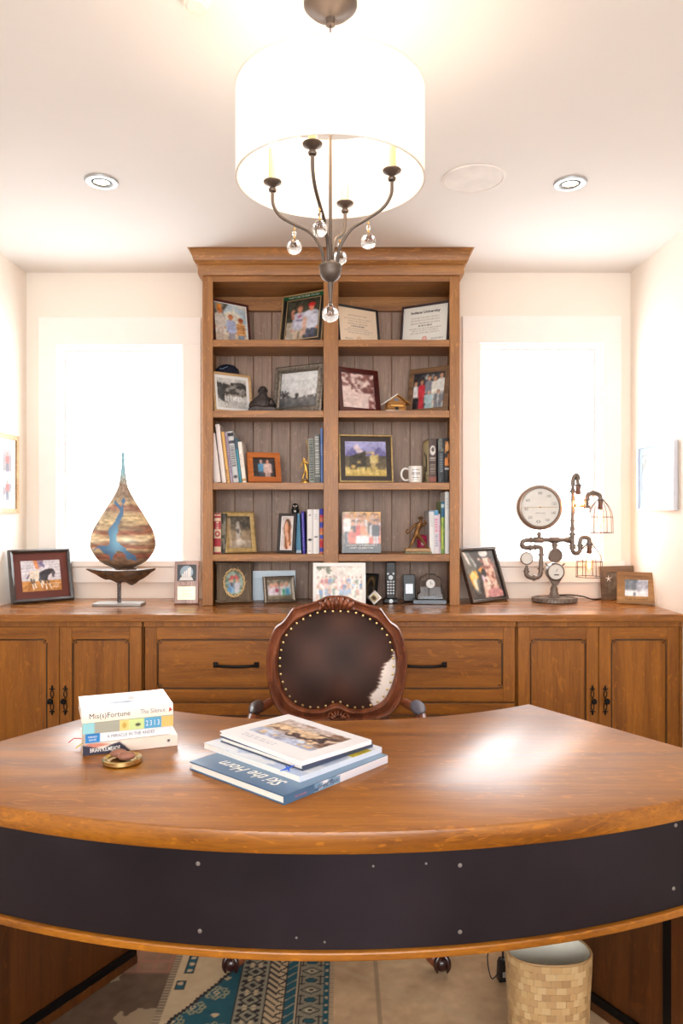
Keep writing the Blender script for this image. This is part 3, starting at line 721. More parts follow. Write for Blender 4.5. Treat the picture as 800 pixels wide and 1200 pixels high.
# replace the flat print by an oval one behind the antlers
for ch in list(t.children):
    if ch.name.startswith('photo'): bpy.data.objects.remove(ch)
fw = math.hypot(X(293.5, 3.6)-X(255.5, 3.56), .04)
box('back_board', M_twig, t, -fw/2, fw/2, 0, .016, 0, .196, .002)
for (x0_, z0_, x1_, z1_) in ((-fw/2, -.0, -fw/2, .2), (fw/2, -.0, fw/2, .2), (-fw/2-.012, .006, fw/2+.012, .006), (-fw/2-.012, .19, fw/2+.012, .19)):
    MB().tube([(x0_, -.002, z0_+.004), ((x0_+x1_)/2+.001, -.003, (z0_+z1_)/2), (x1_, -.002, z1_)], .0055, 7).build('twig', M_twig, t)
px_ = c.pixels(True)
def oval(co):
    x = co[:, 0]/.045; z = (co[:, 2]-.06)/.06
    r = np.maximum(np.abs(x), np.abs(z)); n_ = np.sqrt(x*x+z*z)+1e-9; k = r/n_
    co = co.copy(); co[:, 0] = x*k*.045; co[:, 2] = .06+z*k*.06; return co
link('photo', print_mesh('photo', px_, .09, .12, oval), M_print, t, loc=(0, -.001, .035))
M_antler = pbr('antler', (224, 192, 138), .5, var=.2, scale=60)
m = MB()
for k in range(16):
    a = 2*PI*k/16; b = a+.55; rs = random.Random(k)
    p = [(.045*math.cos(a), -.008, .095+.06*math.sin(a)), (.051*math.cos((a+b)/2), -.012, .095+.068*math.sin((a+b)/2)), (.047*math.cos(b), -.008, .095+.062*math.sin(b))]
    m.tube(smoothpath(p, 3), [.0045]*6+[.002], 6)
    e = 1.12+rs.random()*.2; mid = a+.3
    m.tube([(.048*math.cos(mid), -.01, .095+.063*math.sin(mid)), (.048*e*math.cos(mid+.2), -.013, .095+.063*e*math.sin(mid+.2))], [.003, .0006], 5)
m.build('antler_ring', M_antler, t)
c = NC(40, 28, (176, 190, 200)); c.grad(0, 1, (170, 188, 200), (150, 168, 184)); c.rect(0, .25, .3, 1, (138, 158, 172), .8)
frame('plain pale blue card standing behind the silver frame on the counter', 296, 3.70, 346, 3.72, CT, .146, 0, M_white, c, lean=6, d=.004, stand=False, name='greeting_card', cat='card')
c = NC(34, 26, (120, 116, 100)); c.blot((9, 10), .5, (170, 160, 140), 3); c.rect(.05, .3, .48, .8, (226, 214, 226)); c.rect(.52, .25, .95, .8, (226, 226, 230)); c.ell(.2, .3, .09, .12, (222, 170, 150)); c.ell(.38, .28, .09, .12, (220, 160, 140)); c.ell(.6, .28, .08, .12, (222, 170, 150)); c.ell(.8, .24, .08, .12, (224, 176, 150)); c.rect(.62, .5, .72, .9, (60, 170, 140)); c.rect(.75, .45, .9, .8, (80, 160, 200)); c.ell(.4, .55, .06, .1, (190, 60, 90)); c.rect(0, .8, 1, 1, (130, 120, 96))
frame('pewter frame with a photo of small children in white, before the blue card', 310.5, 3.56, 347, 3.62, CT, .128, .017, pbr('pewter', (150, 140, 128), .42, .7, var=.3, scale=120, bump=.8), c, lean=14, bevel=[(0, 0), (.4, -.7), (1, .3)])
c = NC(64, 50, (232, 224, 216)); c.blot((5, 6), .5, (96, 92, 66), 4, (0, 0, .42, .22)); c.blot((8, 8), .6, (214, 200, 190), 4, (.3, 0, 1, .5)); crowd(c, 12, .28, .55, .42, 5); c.blot((14, 14), .62, (240, 232, 226), 6, (.4, 0, 1, .6), a=.6)
frame('large white frame with a pale group photo of a big family', 366.5, 3.435, 428.5, 3.438, CT, .204, .016, M_white, c, stand=False, lean=9, d=.012, bevel=[(0, 0), (1, 0)])
c = NC(12, 20, (60, 52, 46)); c.ell(.5, .5, .4, .4, (190, 150, 90)).ell(.5, .5, .3, .33, (54, 46, 42))
frame('small black frame with a gold oval behind the white family photo', 424, 3.60, 438.5, 3.56, CT, .142, .008, M_blackp, c, lean=12)
c = NC(12, 12, (200, 170, 110)); c.ell(.5, .6, .3, .25, (90, 74, 50)).rect(0, 0, 1, .3, (226, 214, 190))
t = thing('picture_frame', 'tiny silver frame tipped on its corner beside the cordless phone', 'picture frame', (X(438, 3.52), 3.52, CT+.001), (-.3, 0, -.25))
Mr = Matrix.Translation((0, 0, 0)) @ Matrix.Rotation(math.radians(-45), 4, 'Y')
me = mitred(.05, .05, .009, .006, [(0, 0), (.5, -.6), (1, 0)]).mesh('frame'); me.transform(Matrix.Translation((0, 0, .036)) @ Matrix.Rotation(math.radians(45), 4, 'Y') @ Matrix.Translation((0, 0, -.025)))
link('frame', me, pbr('bright_silver', (214, 210, 206), .3, .7), t)
me = print_mesh('photo', c.pixels(), .034, .034); me.transform(Matrix.Translation((0, .003, .036)) @ Matrix.Rotation(math.radians(45), 4, 'Y') @ Matrix.Translation((0, 0, -.017))); link('photo', me, M_print, t)
MB().box(-.004, .004, .006, .03, 0, .02).build('stand', M_backing, t)

# ---- counter, left and right of the bookcase -------------------
c = NC(80, 66, (214, 212, 220))
for k in range(7): c.rect(0, .1*k+.05, 1, .1*k+.06, (150, 146, 160), .7)
c.grad(.66, 1, (208, 150, 84), (176, 120, 62)); c.blot((8, 10), .58, (176, 118, 60), 5, (0, .7, 1, 1))
c.ell(.36, .5, .19, .17, (232, 222, 208)); c.ell(.28, .5, .12, .16, (226, 214, 200)); c.poly([(.45, .4), (.62, .3), (.8, .3), (.86, .42), (.8, .56), (.76, .42), (.68, .5), (.64, .66), (.5, .66), (.44, .6)], (66, 66, 76)); c.ell(.74, .36, .09, .08, (60, 60, 70)); c.poly([(.76, .38), (.84, .4), (.82, .56), (.77, .56)], (80, 76, 84))
for (a, b, d, e) in ((.24, .6, .28, .84), (.3, .62, .34, .8), (.44, .62, .5, .8), (.58, .6, .6, .86), (.62, .6, .72, .84), (.5, .6, .52, .7)): c.line(a, b, d, e, .035, (62, 66, 72)); c.line((a+d*2)/3, (b+e*2)/3, d+.01, e+.08, .03, (240, 238, 236))
c.line(.2, .46, .14, .58, .03, (80, 84, 130)); c.line(.42, .22, .38, .0, .12, (216, 140, 90)); c.poly([(.42, 0), (.58, 0), (.56, .2), (.44, .26)], (150, 130, 150)); c.line(.5, .1, .58, .2, .05, (96, 100, 150))
c.lines(.76, .95, [.74, .8, .86], .03, (246, 240, 236), .9, 3)
M_dkf = pbr('black_bevelled_frame', (48, 40, 38), .3, coat=.4)
t = frame('large dark frame with a maroon mat and a photo of a pinto horse at left', 14.6, 3.50, 87.7, 3.70, CT, .262, .019, M_dkf, c, .036, pbr('maroon_mat', (98, 46, 38), .6), lean=14, d=.02, bevel=[(0, 0), (.4, -.8), (1, .1)])
c = NC(50, 62, (60, 56, 54)); c.poly([(0, .02), (.2, 0), (.35, .3), (.3, .9), (.18, .9), (0, .3)], (106, 110, 106)); c.poly([(.02, 0), (.1, .02), (.2, .3), (.12, .25)], (226, 220, 214)); c.poly([(.2, .05), (.36, .3), (.33, .35)], (196, 200, 200)); c.poly([(.06, .5), (.3, .4), (.34, .55), (.24, .62), (.14, .8)], (244, 176, 66)); c.ell(.2, .52, .08, .1, (252, 216, 140)); c.poly([(.14, .6), (.26, .58), (.24, .85), (.16, .8)], (240, 226, 196))
c.poly([(.6, .18), (.8, .14), (.88, .4), (.95, .5), (.9, .8), (1, .98), (.4, 1), (.42, .72), (.6, .5)], (222, 180, 160)); c.blot((14, 11), .56, (150, 90, 80), 7, (.45, .15, .95, 1)); c.blot((14, 11), .6, (240, 220, 206), 9, (.45, .15, .95, 1)); c.ell(.66, .05, .14, .08, (226, 224, 222)); c.poly([(.36, .4), (.5, .34), (.54, .4), (.44, .46)], (240, 160, 60)); c.ell(.53, .47, .07, .09, (30, 28, 30)); c.ell(.75, .9, .25, .1, (212, 150, 150)); c.ell(.48, .58, .05, .07, (220, 200, 214)); c.mask((c.X > .88)&(c.Y > .35)&(c.Y < .75), (74, 62, 58))
# the print keeps to the middle of its sheet: dark surround on the right edge
frame('dark brown frame with a lit abstract photo, leaning beside the right of the bookcase', 554.5, 3.535, 596.5, 3.71, CT, .275, .014, pbr('dark_brown_frame', (62, 48, 42), .3, coat=.4), c, .006, pbr('black_fillet', (28, 24, 24), .5), lean=19, d=.018)
c = NC(30, 26, (110, 94, 74)); c.blot((4, 16), .5, (96, 82, 66), 3); c.poly([(.5, .1), (.95, .1), (.95, .3), (.45, .3)], (150, 60, 56))
t = frame('grey-brown board frame with a small white star, behind the carved frame', 706.5, 3.70, 752.5, 3.74, CT, .168, .030, wood('weathered_wood', (92, 72, 56), (126, 102, 80), 'x', .6, 0), c, lean=8, bevel=[(0, 0), (.5, -.05), (1, 0)])
m = MB()
for k in range(5):
    a = k*2*PI/5+.3; m.tube([(-.072, -.003, .105), (-.072+.017*math.cos(a), -.003, .105+.017*math.sin(a))], [.003, .0008], 5)
m.build('star', M_white, t)
c = NC(32, 22, (214, 218, 226)); c.grad(0, .5, (206, 208, 214), (196, 198, 208)); c.poly([(0, 0), (.4, 0), (.6, .45), (.4, .65), (0, .6)], (112, 116, 126)); c.blot((8, 8), .52, (90, 94, 104), 4, (0, 0, .55, .6)); c.blot((8, 8), .55, (160, 160, 176), 6, (.5, .1, 1, .7)); c.grad(.66, 1, (240, 242, 246), (236, 238, 242)); c.ell(.42, .85, .05, .12, (90, 92, 104))
t = frame('carved tan wooden frame with a snowy mountain photo at the right end', 722.5, 3.565, 769, 3.50, CT, .152, .036, wood('carved_tan_wood', (134, 92, 48), (182, 136, 80), 'x', .6, 0), c, lean=11, bevel=[(0, 0), (.3, -.3), (.7, -.1), (1, 0)])
M_carve = pbr('burnt_carving', (96, 60, 30), .7)
text('I THOUGHT AT', M_carve, t, (0, -.0012, .132), (PI/2, 0, 0), .11, .014)
text('THE SUMMIT', M_carve, t, (0, -.0012, .019), (PI/2, 0, 0), .105, .014)

# award plaque
t = thing('award_plaque', 'small upright wooden award with a black medal square and gold plate', 'award', (X(218, 3.55), 3.55, CT+.002), (-.13, 0, .05))
M_plq = wood('pinkish_walnut', (150, 112, 98), (186, 148, 134), 'z', .35, .3)
box('board', M_plq, t, -.058, .058, 0, .018, 0, .206, .003)
box('medal_field', pbr('navy_black', (22, 22, 32), .35), t, -.045, .045, -.003, -.0002, .110, .188, .001)
MB().lathe([(.031, 0), (.031, .002), (.028, .003), (0, .003)], 36, M=along((0, -.0032, .152), (0, -1, .152))).build('medallion', pbr('frosted_medal', (150, 170, 186), .4, .3), t)
m = MB()
for k, (x, hh) in enumerate(((-.017, .018), (-.008, .03), (.001, .036), (.010, .046), (.018, .05))): m.box(x-.004, x+.003, -.010, -.0065, .125, .125+hh)
m.prism([(-.034, .112), (.034, .112), (.026, .128), (-.026, .128)], -.010, -.0065, 'y')
m.build('emblem', M_white, t)
c = NC(20, 14, (226, 218, 176)); c.lines(.15, .85, [.3, .5, .68], .06, (176, 164, 110), .8, 5)
link('engraved_plate', print_mesh('engraved_plate', c.pixels(), .084, .062), painted_mat('engraved_brass', .3, .2, .3), t, loc=(0, -.001, .020))

# wall pictures
def wall_picture(label, side, z0, z1, h0, h1, b, mat, cv, mount, mm):
    w = abs(z1-z0); xw = XL+.002 if side == 'l' else XR-.002
    t = thing('wall_picture', label, 'picture', (xw, (z0+z1)/2, h0), (0, 0, PI/2 if side == 'l' else -PI/2))
    d = .02; o = (0, -d, 0)
    m = mitred(w, h1-h0, b, d, [(0, 0), (.5, -.1), (1, .1)]); m.build('frame', mat, t, loc=o, ang=20)
    mitred(w-2*b+.0004, h1-h0-2*b+.0004, mount, .002, [(0, 0), (1, 0)]).build('mount', mm, t, loc=(0, -d+.010, b-.0002))
    ins = b+mount
    link('photo', print_mesh('photo', cv.pixels(), w-2*ins+.001, h1-h0-2*ins+.001), M_matte, t, loc=(0, -d+.0118, ins-.0005))
    box('glass', M_pane, t, -w/2+b, w/2-b, -d+.0045, -d+.0065, b, h1-h0-b)
    box('back_board', M_backing, t, -w/2+b*.6, w/2-b*.6, -d+.0125, -.0004, b*.6, h1-h0-b*.6)
    return t
c = NC(120, 80, (246, 246, 246))
for i in range(4):
    for j in range(2):
        x = .04+.25*i; y = .05+.5*j; rs = i*2+j
        c.grad(y, y+.4, ((168, 206, 226), (176, 176, 180))[(i+j) % 2], ((196, 216, 220), (150, 146, 150))[(i+j) % 2], x, x+.19)
        c.blot((14, 20), .5, (150, 140, 150), rs, (x, y+.12, x+.19, y+.4)); c.person(x+.1, y+.08, .34, (176, 96, 96), (90, 90, 120), w=.08)
wall_picture('tan-framed picture with a white mat of small photos on the left wall', 'l', 3.09, 3.668, H-.006, H+.374, .022, wood('tan_maple', (176, 138, 98), (206, 170, 128), 'y', .45, .1), c, .035, M_white)
c = NC(60, 50, (222, 230, 232)); c.grad(0, .45, (206, 216, 216), (226, 234, 238)); c.grad(.45, 1, (226, 234, 240), (236, 240, 246)); c.blot((8, 4), .5, (150, 160, 160), 4, (0, .02, .18, .4)); c.blot((14, 3), .56, (176, 196, 214), 6, (0, .45, .3, .95))
wall_picture('pale blue-matted picture in a thin silver-white frame on the right wall', 'r', 3.26, 3.664, H+.008, H+.320, .008, pbr('silver_white_frame', (222, 226, 236), .3, .3), c, .032, pbr('pale_blue_mat', (166, 192, 218), .6))

# ================================================================ BOOKS
def pmat(c, rough=.45, coat=.1):
    return pbr('cover_%02x%02x%02x' % tuple(int(v) for v in c), c, rough, coat=coat, var=.03)
def spine_canvas(th, h, base, marks, seed=1):
    w = max(5, int(th/.0035)); c = Canvas(w, max(12, int(h/.0035)), base)
    for mk in marks:
        k = mk[0]
        if k == 'band': c.rect(0, mk[1], 1, mk[2], mk[3])
        elif k == 'text':   # vertical run of small strokes
            rs = random.Random(seed+int(mk[1]*99)); y = mk[1]
            while y < mk[2]:
                l = rs.uniform(.02, .05); c.rect(mk[4] if len(mk) > 4 else .3, y, mk[5] if len(mk) > 5 else .7, y+l*.75, mk[3], .85); y += l+.012
        elif k == 'blot': c.blot((mk[4], 3), .5, mk[3], seed, (0, mk[1], 1, mk[2]))
        elif k == 'ell': c.ell(.5, mk[1], mk[2], mk[3], mk[4])
    return c
def std_book(label, px, z, base, th, h, dp, col, marks=(), roll=0, yaw=0, group=None, seed=1, hard=True, side=None):
    """book standing on a shelf, spine towards the room; px is the left foot of the spine. roll leans its top left (+)"""
    t = thing('book', label, 'book', (X(px, z), z, base+.0006+(th*math.sin(-roll) if roll < 0 else 0)), (0, -roll, yaw), group)
    e = .002 if hard else .0006; ct = .0022 if hard else .0008
    m = MB(); m.box(0, ct, 0, dp, 0, h); m.box(th-ct, th, 0, dp, 0, h)
    # rounded spine
    n = 6; pts = [(0, .002)]+[(th*i/n, -.0035*math.sin(PI*i/n) if hard else 0) for i in range(n+1)]+[(th, .002)]
    m.prism(pts, 0, h, 'z'); m.build('cover', pmat(side or col), t)
    box('pages', M_paper, t, ct+.0002, th-ct-.0002, .0025, dp-e, e, h-e)
    cv = spine_canvas(th, h, col, marks, seed)
    def bend(co):
        co = co.copy(); u = (co[:, 0]+th/2)/th; co[:, 1] = -.0035*np.sin(PI*np.clip(u, 0, 1))*(1 if hard else 0)-.0006; co[:, 0] += th/2; return co
    link('spine_print', print_mesh('spine_print', cv.pixels(), th*.995, h*.995, bend), M_matte, t)
    return t
G3 = 'leaning books at the left end of the third shelf'
r7 = math.radians(6.8); zb = 3.53
def m2(px): return px*zb/F
std_book('thick plain white book leaning at the far left end of the third shelf', 250.8, zb, SH[2], .032, .236, .19, (240, 228, 224), (), r7, group=G3)
std_book('tallest white book leaning on the third shelf, between thick white and orange spines', 260.2, zb, SH[2], .020, .280, .20, (246, 234, 230), (), r7, group=G3)
std_book('thin orange-yellow book leaning among the white books on the third shelf', 266.0, zb, SH[2], .014, .245, .19, (232, 184, 110), [('text', .75, .95, (150, 90, 60))], r7, group=G3)
std_book('thin lilac-grey book leaning right of the orange spine', 270.0, zb, SH[2], .013, .245, .19, (176, 160, 180), [('text', .1, .8, (130, 110, 140))], r7, group=G3)
std_book('black-and-white patterned book leaning in the third shelf row', 273.6, zb, SH[2], .026, .246, .20, (206, 208, 210), [('band', .03, .1, (50, 50, 60)), ('band', .18, .24, (70, 70, 80)), ('text', .28, .7, (60, 62, 72), .2, .8), ('ell', .88, .3, .03, (40, 40, 60))], r7, group=G3)
std_book('thin teal book leaning before the last white book of the third shelf', 280.6, zb, SH[2], .011, .215, .19, (70, 146, 170), [('band', .0, .25, (70, 90, 110))], r7, group=G3)
std_book('short white book leaning against the orange-brown frame', 284.0, zb, SH[2], .019, .196, .16, (246, 240, 232), [('band', .9, .95, (200, 150, 90)), ('text', .3, .6, (200, 190, 180))], r7, group=G3)
G3b = 'books at the right end of the left third shelf'
std_book('grey book with black lettering, first right of the gold golfer figure', 362.3, 3.54, SH[2], .026, .212, .17, (160, 166, 160), [('text', .04, .95, (50, 56, 56), .2, .8)], math.radians(1.5), group=G3b, seed=4)
std_book('dark grey book with white lettering, second right of the gold golfer figure', 369.0, 3.54, SH[2], .026, .232, .17, (106, 112, 112), [('text', .05, .8, (230, 230, 226), .2, .8), ('band', .84, .87, (180, 180, 176))], math.radians(1.2), group=G3b, seed=5)
std_book('tall blue book against the bookcase divider on the third shelf', 375.8, 3.54, SH[2], .012, .262, .17, (98, 130, 190), [('text', .3, .5, (190, 200, 230))], math.radians(.5), group=G3b)
# right third shelf
t = std_book('brown-black book with a white oval portrait on the spine and cream cover by the mug', 502.4, 3.535, SH[2], .036, .212, .15, (88, 74, 72),  [('ell', .27, .34, .11, (226, 224, 220)), ('ell', .25, .16, .05, (90, 80, 76)), ('text', .43, .5, (220, 214, 206), .15, .85), ('text', .58, .8, (160, 150, 140), .2, .8), ('band', .86, .97, (150, 90, 80))], 0, yaw=math.radians(4), seed=6)
c = NC(38, 52, (230, 220, 176)); c.blot((7, 5), .58, (56, 60, 60), 8, (.2, .25, .8, .6)); c.line(.3, .3, .6, .55, .05, (50, 54, 56)); c.blot((6, 6), .6, (120, 110, 90), 9, (.2, .6, .9, .95)); c.rect(0, 0, 1, .06, (214, 196, 130))
link('cover_print', print_mesh('cover_print', c.pixels(), .146, .204), M_matte, t, loc=(-.0006, .077, .003), rot=(0, 0, -PI/2))
std_book('dark slate book standing second from the right on the third shelf', 513.2, 3.535, SH[2], .030, .214, .17, (66, 72, 78), [('text', .35, .75, (150, 160, 170)), ('blot', 0, .3, (120, 124, 120), 6)], 0, seed=7)
std_book('black book with an orange figure on its spine, right end of the third shelf', 520.9, 3.535, SH[2], .023, .214, .17, (38, 34, 34), [('blot', .08, .62, (226, 140, 70), 5), ('ell', .2, .4, .1, (230, 170, 110)), ('band', .66, .7, (210, 210, 210))], 0, seed=8)
# fourth shelf left
std_book('red and cream book with bold lettering at the left end of the fourth shelf', 250.8, 3.53, SH[3], .032, .195, .17, (226, 206, 176), [('band', 0, .04, (150, 40, 50)), ('band', .07, .13, (170, 40, 54)), ('band', .2, .4, (166, 38, 52)), ('band', .62, .82, (170, 40, 54)), ('ell', .51, .35, .07, (170, 40, 54)), ('ell', .51, .18, .035, (226, 206, 176)), ('text', .22, .4, (236, 220, 196), .3, .7), ('band', .95, 1, (160, 40, 50))], 0)
std_book('dark patterned book between the red book and the gilt-painted frame', 258.9, 3.54, SH[3], .024, .192, .17, (58, 54, 48), [('blot', 0, 1, (128, 120, 104), 14)], 0, seed=9)
t = std_book('light blue binder standing behind the slim black portrait frame', 346.9, 3.59, SH[3], .025, .190, .17, (100, 158, 190), [('band', .92, 1, (200, 214, 226))], math.radians(2.2), hard=False)
std_book('thin indigo book leaning on the two white books of the fourth shelf', 354.6, 3.54, SH[3], .013, .202, .17, (58, 50, 160), [('text', .05, .9, (170, 166, 226), .3, .7)], math.radians(2.2))
std_book('white book with a small black emblem, left one of the white pair', 359.8, 3.535, SH[3], .026, .212, .17, (238, 236, 236), [('ell', .13, .14, .012, (60, 60, 60)), ('ell', .68, .3, .025, (40, 40, 40)), ('ell', .93, .1, .01, (120, 120, 120))], 0)
std_book('plain white book beside the multicoloured spine, right one of the white pair', 366.5, 3.535, SH[3], .030, .212, .17, (244, 242, 242), [('text', .6, .64, (90, 90, 90)), ('text', .1, .2, (210, 210, 210))], 0, seed=3)
std_book('multicoloured blue, orange and red banded book against the divider', 374.4, 3.535, SH[3], .018, .216, .17, (210, 120, 90), [('band', 0, .14, (50, 56, 170)), ('band', .14, .2, (196, 60, 70)), ('band', .3, .42, (60, 76, 180)), ('band', .52, .58, (220, 150, 90)), ('band', .58, .66, (70, 90, 190)), ('band', .7, .84, (196, 50, 60)), ('band', .86, .95, (66, 76, 180))], 0)
# fourth shelf right
std_book('white book leaning right of the red tin on the fourth shelf', 503.4, 3.54, SH[3], .024, .205, .17, (234, 236, 238), [('text', .05, .35, (206, 210, 214)), ('band', 0, .03, (110, 150, 196))], math.radians(1.2), side=(206, 212, 220))
std_book('white and pink paperback with a blue top on the fourth shelf at right', 509.5, 3.535, SH[3], .020, .208, .17, (236, 226, 232), [('band', 0, .12, (90, 156, 200)), ('text', .2, .5, (206, 80, 140)), ('text', .55, .8, (130, 140, 180))], math.radians(1.2), hard=False)
std_book('slim pink-lettered pamphlet between the paperback and the green book', 514.6, 3.54, SH[3], .007, .190, .17, (226, 204, 220), [('text', .3, .7, (206, 60, 120))], math.radians(1.2), hard=False)
std_book('green and blue book with an upright spine picture beside the tall white binder', 516.6, 3.535, SH[3], .016, .250, .17, (126, 164, 90), [('band', 0, .3, (50, 110, 150)), ('band', .05, .12, (206, 226, 230)), ('blot', .3, .9, (190, 200, 90), 9)], 0)
std_book('tall white binder at the right end of the fourth shelf', 521.2, 3.535, SH[3], .022, .296, .19, (236, 240, 240), [('text', .1, .25, (206, 212, 216))], 0)

# photo book with a printed cover
t = thing('photo_book', 'square photo book with a family group cover and black lower band', 'book', (X(423.5, 3.54), 3.54, SH[3]+.004), (-.10, 0, math.radians(2)))
c = NC(52, 54, (206, 150, 84)); c.grad(0, .3, (222, 170, 96), (190, 130, 80)); crowd(c, 6, .04, .2, .8, 3, [(206, 90, 60), (226, 226, 230), (214, 70, 60), (230, 140, 90), (60, 50, 50), (200, 200, 206)])
c.person(.14, .02, .9, (232, 230, 228), (60, 60, 70), (214, 150, 120), hair=(190, 180, 170), w=.2); c.person(.52, .5, .5, (226, 228, 232), (200, 204, 210), w=.34, hair=(200, 180, 150)); c.person(.26, .4, .6, (206, 96, 70), (196, 90, 66), w=.2, dress=True); c.person(.86, .2, .75, (48, 42, 46), (206, 204, 208), w=.2)
c.rect(0, .78, 1, 1, (44, 34, 32)); c.rect(.0, 0, .03, 1, (120, 104, 90))
box('cover', pmat((40, 34, 32)), t, -.094, .094, .001, .026, 0, .198, .001)
link('cover_print', print_mesh('cover_print', c.pixels(True), .187, .197), M_print, t, loc=(0, .0004, .0005))
text('THE FAMILY GATHERED FOR A', M_winkl, t, (0, -.0003, .036), (PI/2, 0, 0), .15, .007)
text('HAPPY CELEBRATION', M_winkl, t, (0, -.0003, .024), (PI/2, 0, 0), .11, .007)

# ================================================================ SHELF OBJECTS
def skin_fig(name, verts, edges, radii, mat, parent, sub=2, root=0):
    me = bpy.data.meshes.new(name); me.from_pydata(verts, edges, []); o = bpy.data.objects.new(name, me); COL.objects.link(o)
    o.modifiers.new('skin', 'SKIN'); sv = me.skin_vertices[0].data
    for i, r in enumerate(radii):
        sv[i].radius = (r, r) if not isinstance(r, tuple) else r; sv[i].use_root = (i == root)
    ss = o.modifiers.new('sub', 'SUBSURF'); ss.levels = sub; ss.render_levels = sub
    dg = bpy.context.evaluated_depsgraph_get(); dg.update()
    m2_ = bpy.data.meshes.new_from_object(o.evaluated_get(dg)); bpy.data.objects.remove(o)
    for p in m2_.polygons: p.use_smooth = True
    m2_.materials.clear(); return link(name, m2_, mat, parent)
# golf trophy
t = thing('golf_trophy', 'little gold golfer figure with a raised club on the third shelf', 'trophy', (X(357.5, 3.55), 3.55, SH[2]+.0006))
MB().lathe([(.024, 0), (.024, .005), (.012, .010), (.010, .016), (0, .017)], 20).build('base', M_gold, t)
V = [(.004, 0, .068), (.0, 0, .088), (-.004, 0, .104), (-.006, 0, .113), (-.006, 0, .121), (.010, 0, .048), (.008, 0, .030), (.012, 0, .017), (-.004, .004, .046), (-.010, .004, .030), (-.014, .004, .016), (.006, -.004, .100), (.014, -.004, .090), (-.014, .002, .098), (-.020, 0, .082), (-.024, -.002, .070)]
E = [(0, 1), (1, 2), (2, 3), (3, 4), (0, 5), (5, 6), (6, 7), (0, 8), (8, 9), (9, 10), (2, 11), (11, 12), (2, 13), (13, 14), (14, 15)]
skin_fig('golfer', V, E, [.008, .008, .008, .0035, .0075, .0055, .0045, .004, .0055, .0045, .004, .004, .003, .004, .003, .0025], M_gold, t)
MB().tube([(.014, -.004, .090), (.017, -.003, .14), (.012, 0, .185), (.006, 0, .203)], [.0022, .0018, .0014, .0028], 6).build('golf_club', M_gold, t)
# bust
t = thing('bust', 'dark bronze bust with broad shoulders between the frames on the second shelf', 'sculpture', (X(308, 3.56), 3.56, SH[1]+.0006))
M_dbz = pbr('dark_bronze', (62, 54, 52), .45, .6, var=.3, scale=60, bump=.6)
V = [(0, 0, .018), (0, 0, .050), (0, -.004, .078), (.0, -.008, .098), (0, -.008, .112), (-.045, .004, .040), (-.062, 0, .018), (.042, .004, .042), (.062, 0, .018), (.028, -.018, .058), (.050, -.02, .066)]
E = [(0, 1), (1, 2), (2, 3), (3, 4), (1, 5), (5, 6), (1, 7), (7, 8), (7, 9)]
V = V[:10]
skin_fig('figure', V, E, [(.05, .03), (.046, .028), .022, .020, .016, (.030, .024), (.022, .02), (.034, .024), (.024, .02), .016], M_dbz, t)
m = MB(); m.ball((0, -.027, .100), .006, 8, (1, 1, 1.3)); m.ball((-.021, -.008, .100), .006, 8, (.6, 1, 1.4)); m.ball((.021, -.008, .100), .006, 8, (.6, 1, 1.4)); m.ball((0, -.004, .108), .021, 12, (1.0, 1.0, .85)); m.ball((0, -.026, .090), .007, 8, (1.4, .6, .5))
m.build('face', M_dbz, t)
MB().prism([(-.072, 0), (.070, 0), (.062, .02), (.03, .028), (-.04, .026), (-.064, .018)], -.03, .035, 'y', .003).build('base', M_dbz, t)
# cap, resting on a box that stands behind the team photo
t = thing('storage_box', 'small dark box behind the pale wood frame, carrying the navy cap', 'box', (X(266, 3.71), 3.71, SH[1]+.0006))
M_dbox = pbr('dark_box', (40, 34, 32), .6)
box('body', M_dbox, t, -.052, .05, -.035, .035, 0, .190, .002); box('lid', M_dbox, t, -.054, .052, -.037, .037, .1905, .205, .002)
t = thing('cap', 'navy baseball cap with pale embroidery on top of the box behind the team photo', 'cap', (X(266, 3.71), 3.71, SH[1]+.2065))
M_navy = pbr('navy_cloth', (28, 30, 50), .85, bump=.3)
MB().lathe([(.060, 0), (.061, .012), (.056, .030), (.040, .045), (.020, .052), (0, .054)], 28, flat=.82).build('crown', M_navy, t)
m = MB(); rr = []
for k in range(13):
    a = PI+PI*k/12; cx_, cy_ = .058*math.cos(a), .058*math.sin(a); ox, oy = .064*math.cos(a), .058*math.sin(a)-.03*abs(math.sin(a))
    rr.append([(cx_, cy_, .004), (ox, oy, -.0), (ox, oy, .003), (cx_, cy_, .008)])
MB().loft(rr, True, True, M=Matrix.Translation((0, 0, .0005))).build('brim', M_navy, t)
MB().tube([(-.030, -.0535, .024), (-.012, -.0575, .022), (-.002, -.0560, .028), (.012, -.054, .034)], .0015, 5).build('embroidery', pbr('pale_thread', (160, 180, 214), .7), t)
# chalet
t = thing('model_house', 'tiny wooden chalet with a snow-white roof between the second-shelf frames', 'ornament', (X(463, 3.56), 3.56, SH[1]+.0006), (0, 0, math.radians(12)))
M_log = wood('chalet_logs', (150, 98, 44), (200, 146, 78), 'x', .6, 0, 3)
MB().box(-.055, .055, -.034, .034, 0, .006, .002).build('base', M_white, t)
for k in range(5):
    for y in (-.025, .025): MB().tube([(-.044, y, .0105+k*.0075), (.044, y, .0105+k*.0075)], .0038, 8).build('log', M_log, t)
for x in (-.040, .040): MB().prism([(-.0205, .0065), (.0205, .0065), (.0205, .045), (-.0205, .045)], x-.003, x+.003, 'x').build('end_wall', M_log, t)
for y in (-.0215, .0185): MB().prism([(-.043, .046), (.043, .046), (0, .078)], y, y+.003, 'y').build('gable', M_log, t)
for s in (-1, 1):
    MB().prism([(0, .084), (s*.062, .042), (s*.062, .037), (0, .079)], -.042, .042, 'y').build('roof_slope', pbr('snow_white', (240, 236, 232), .7) if s < 0 else M_log, t)
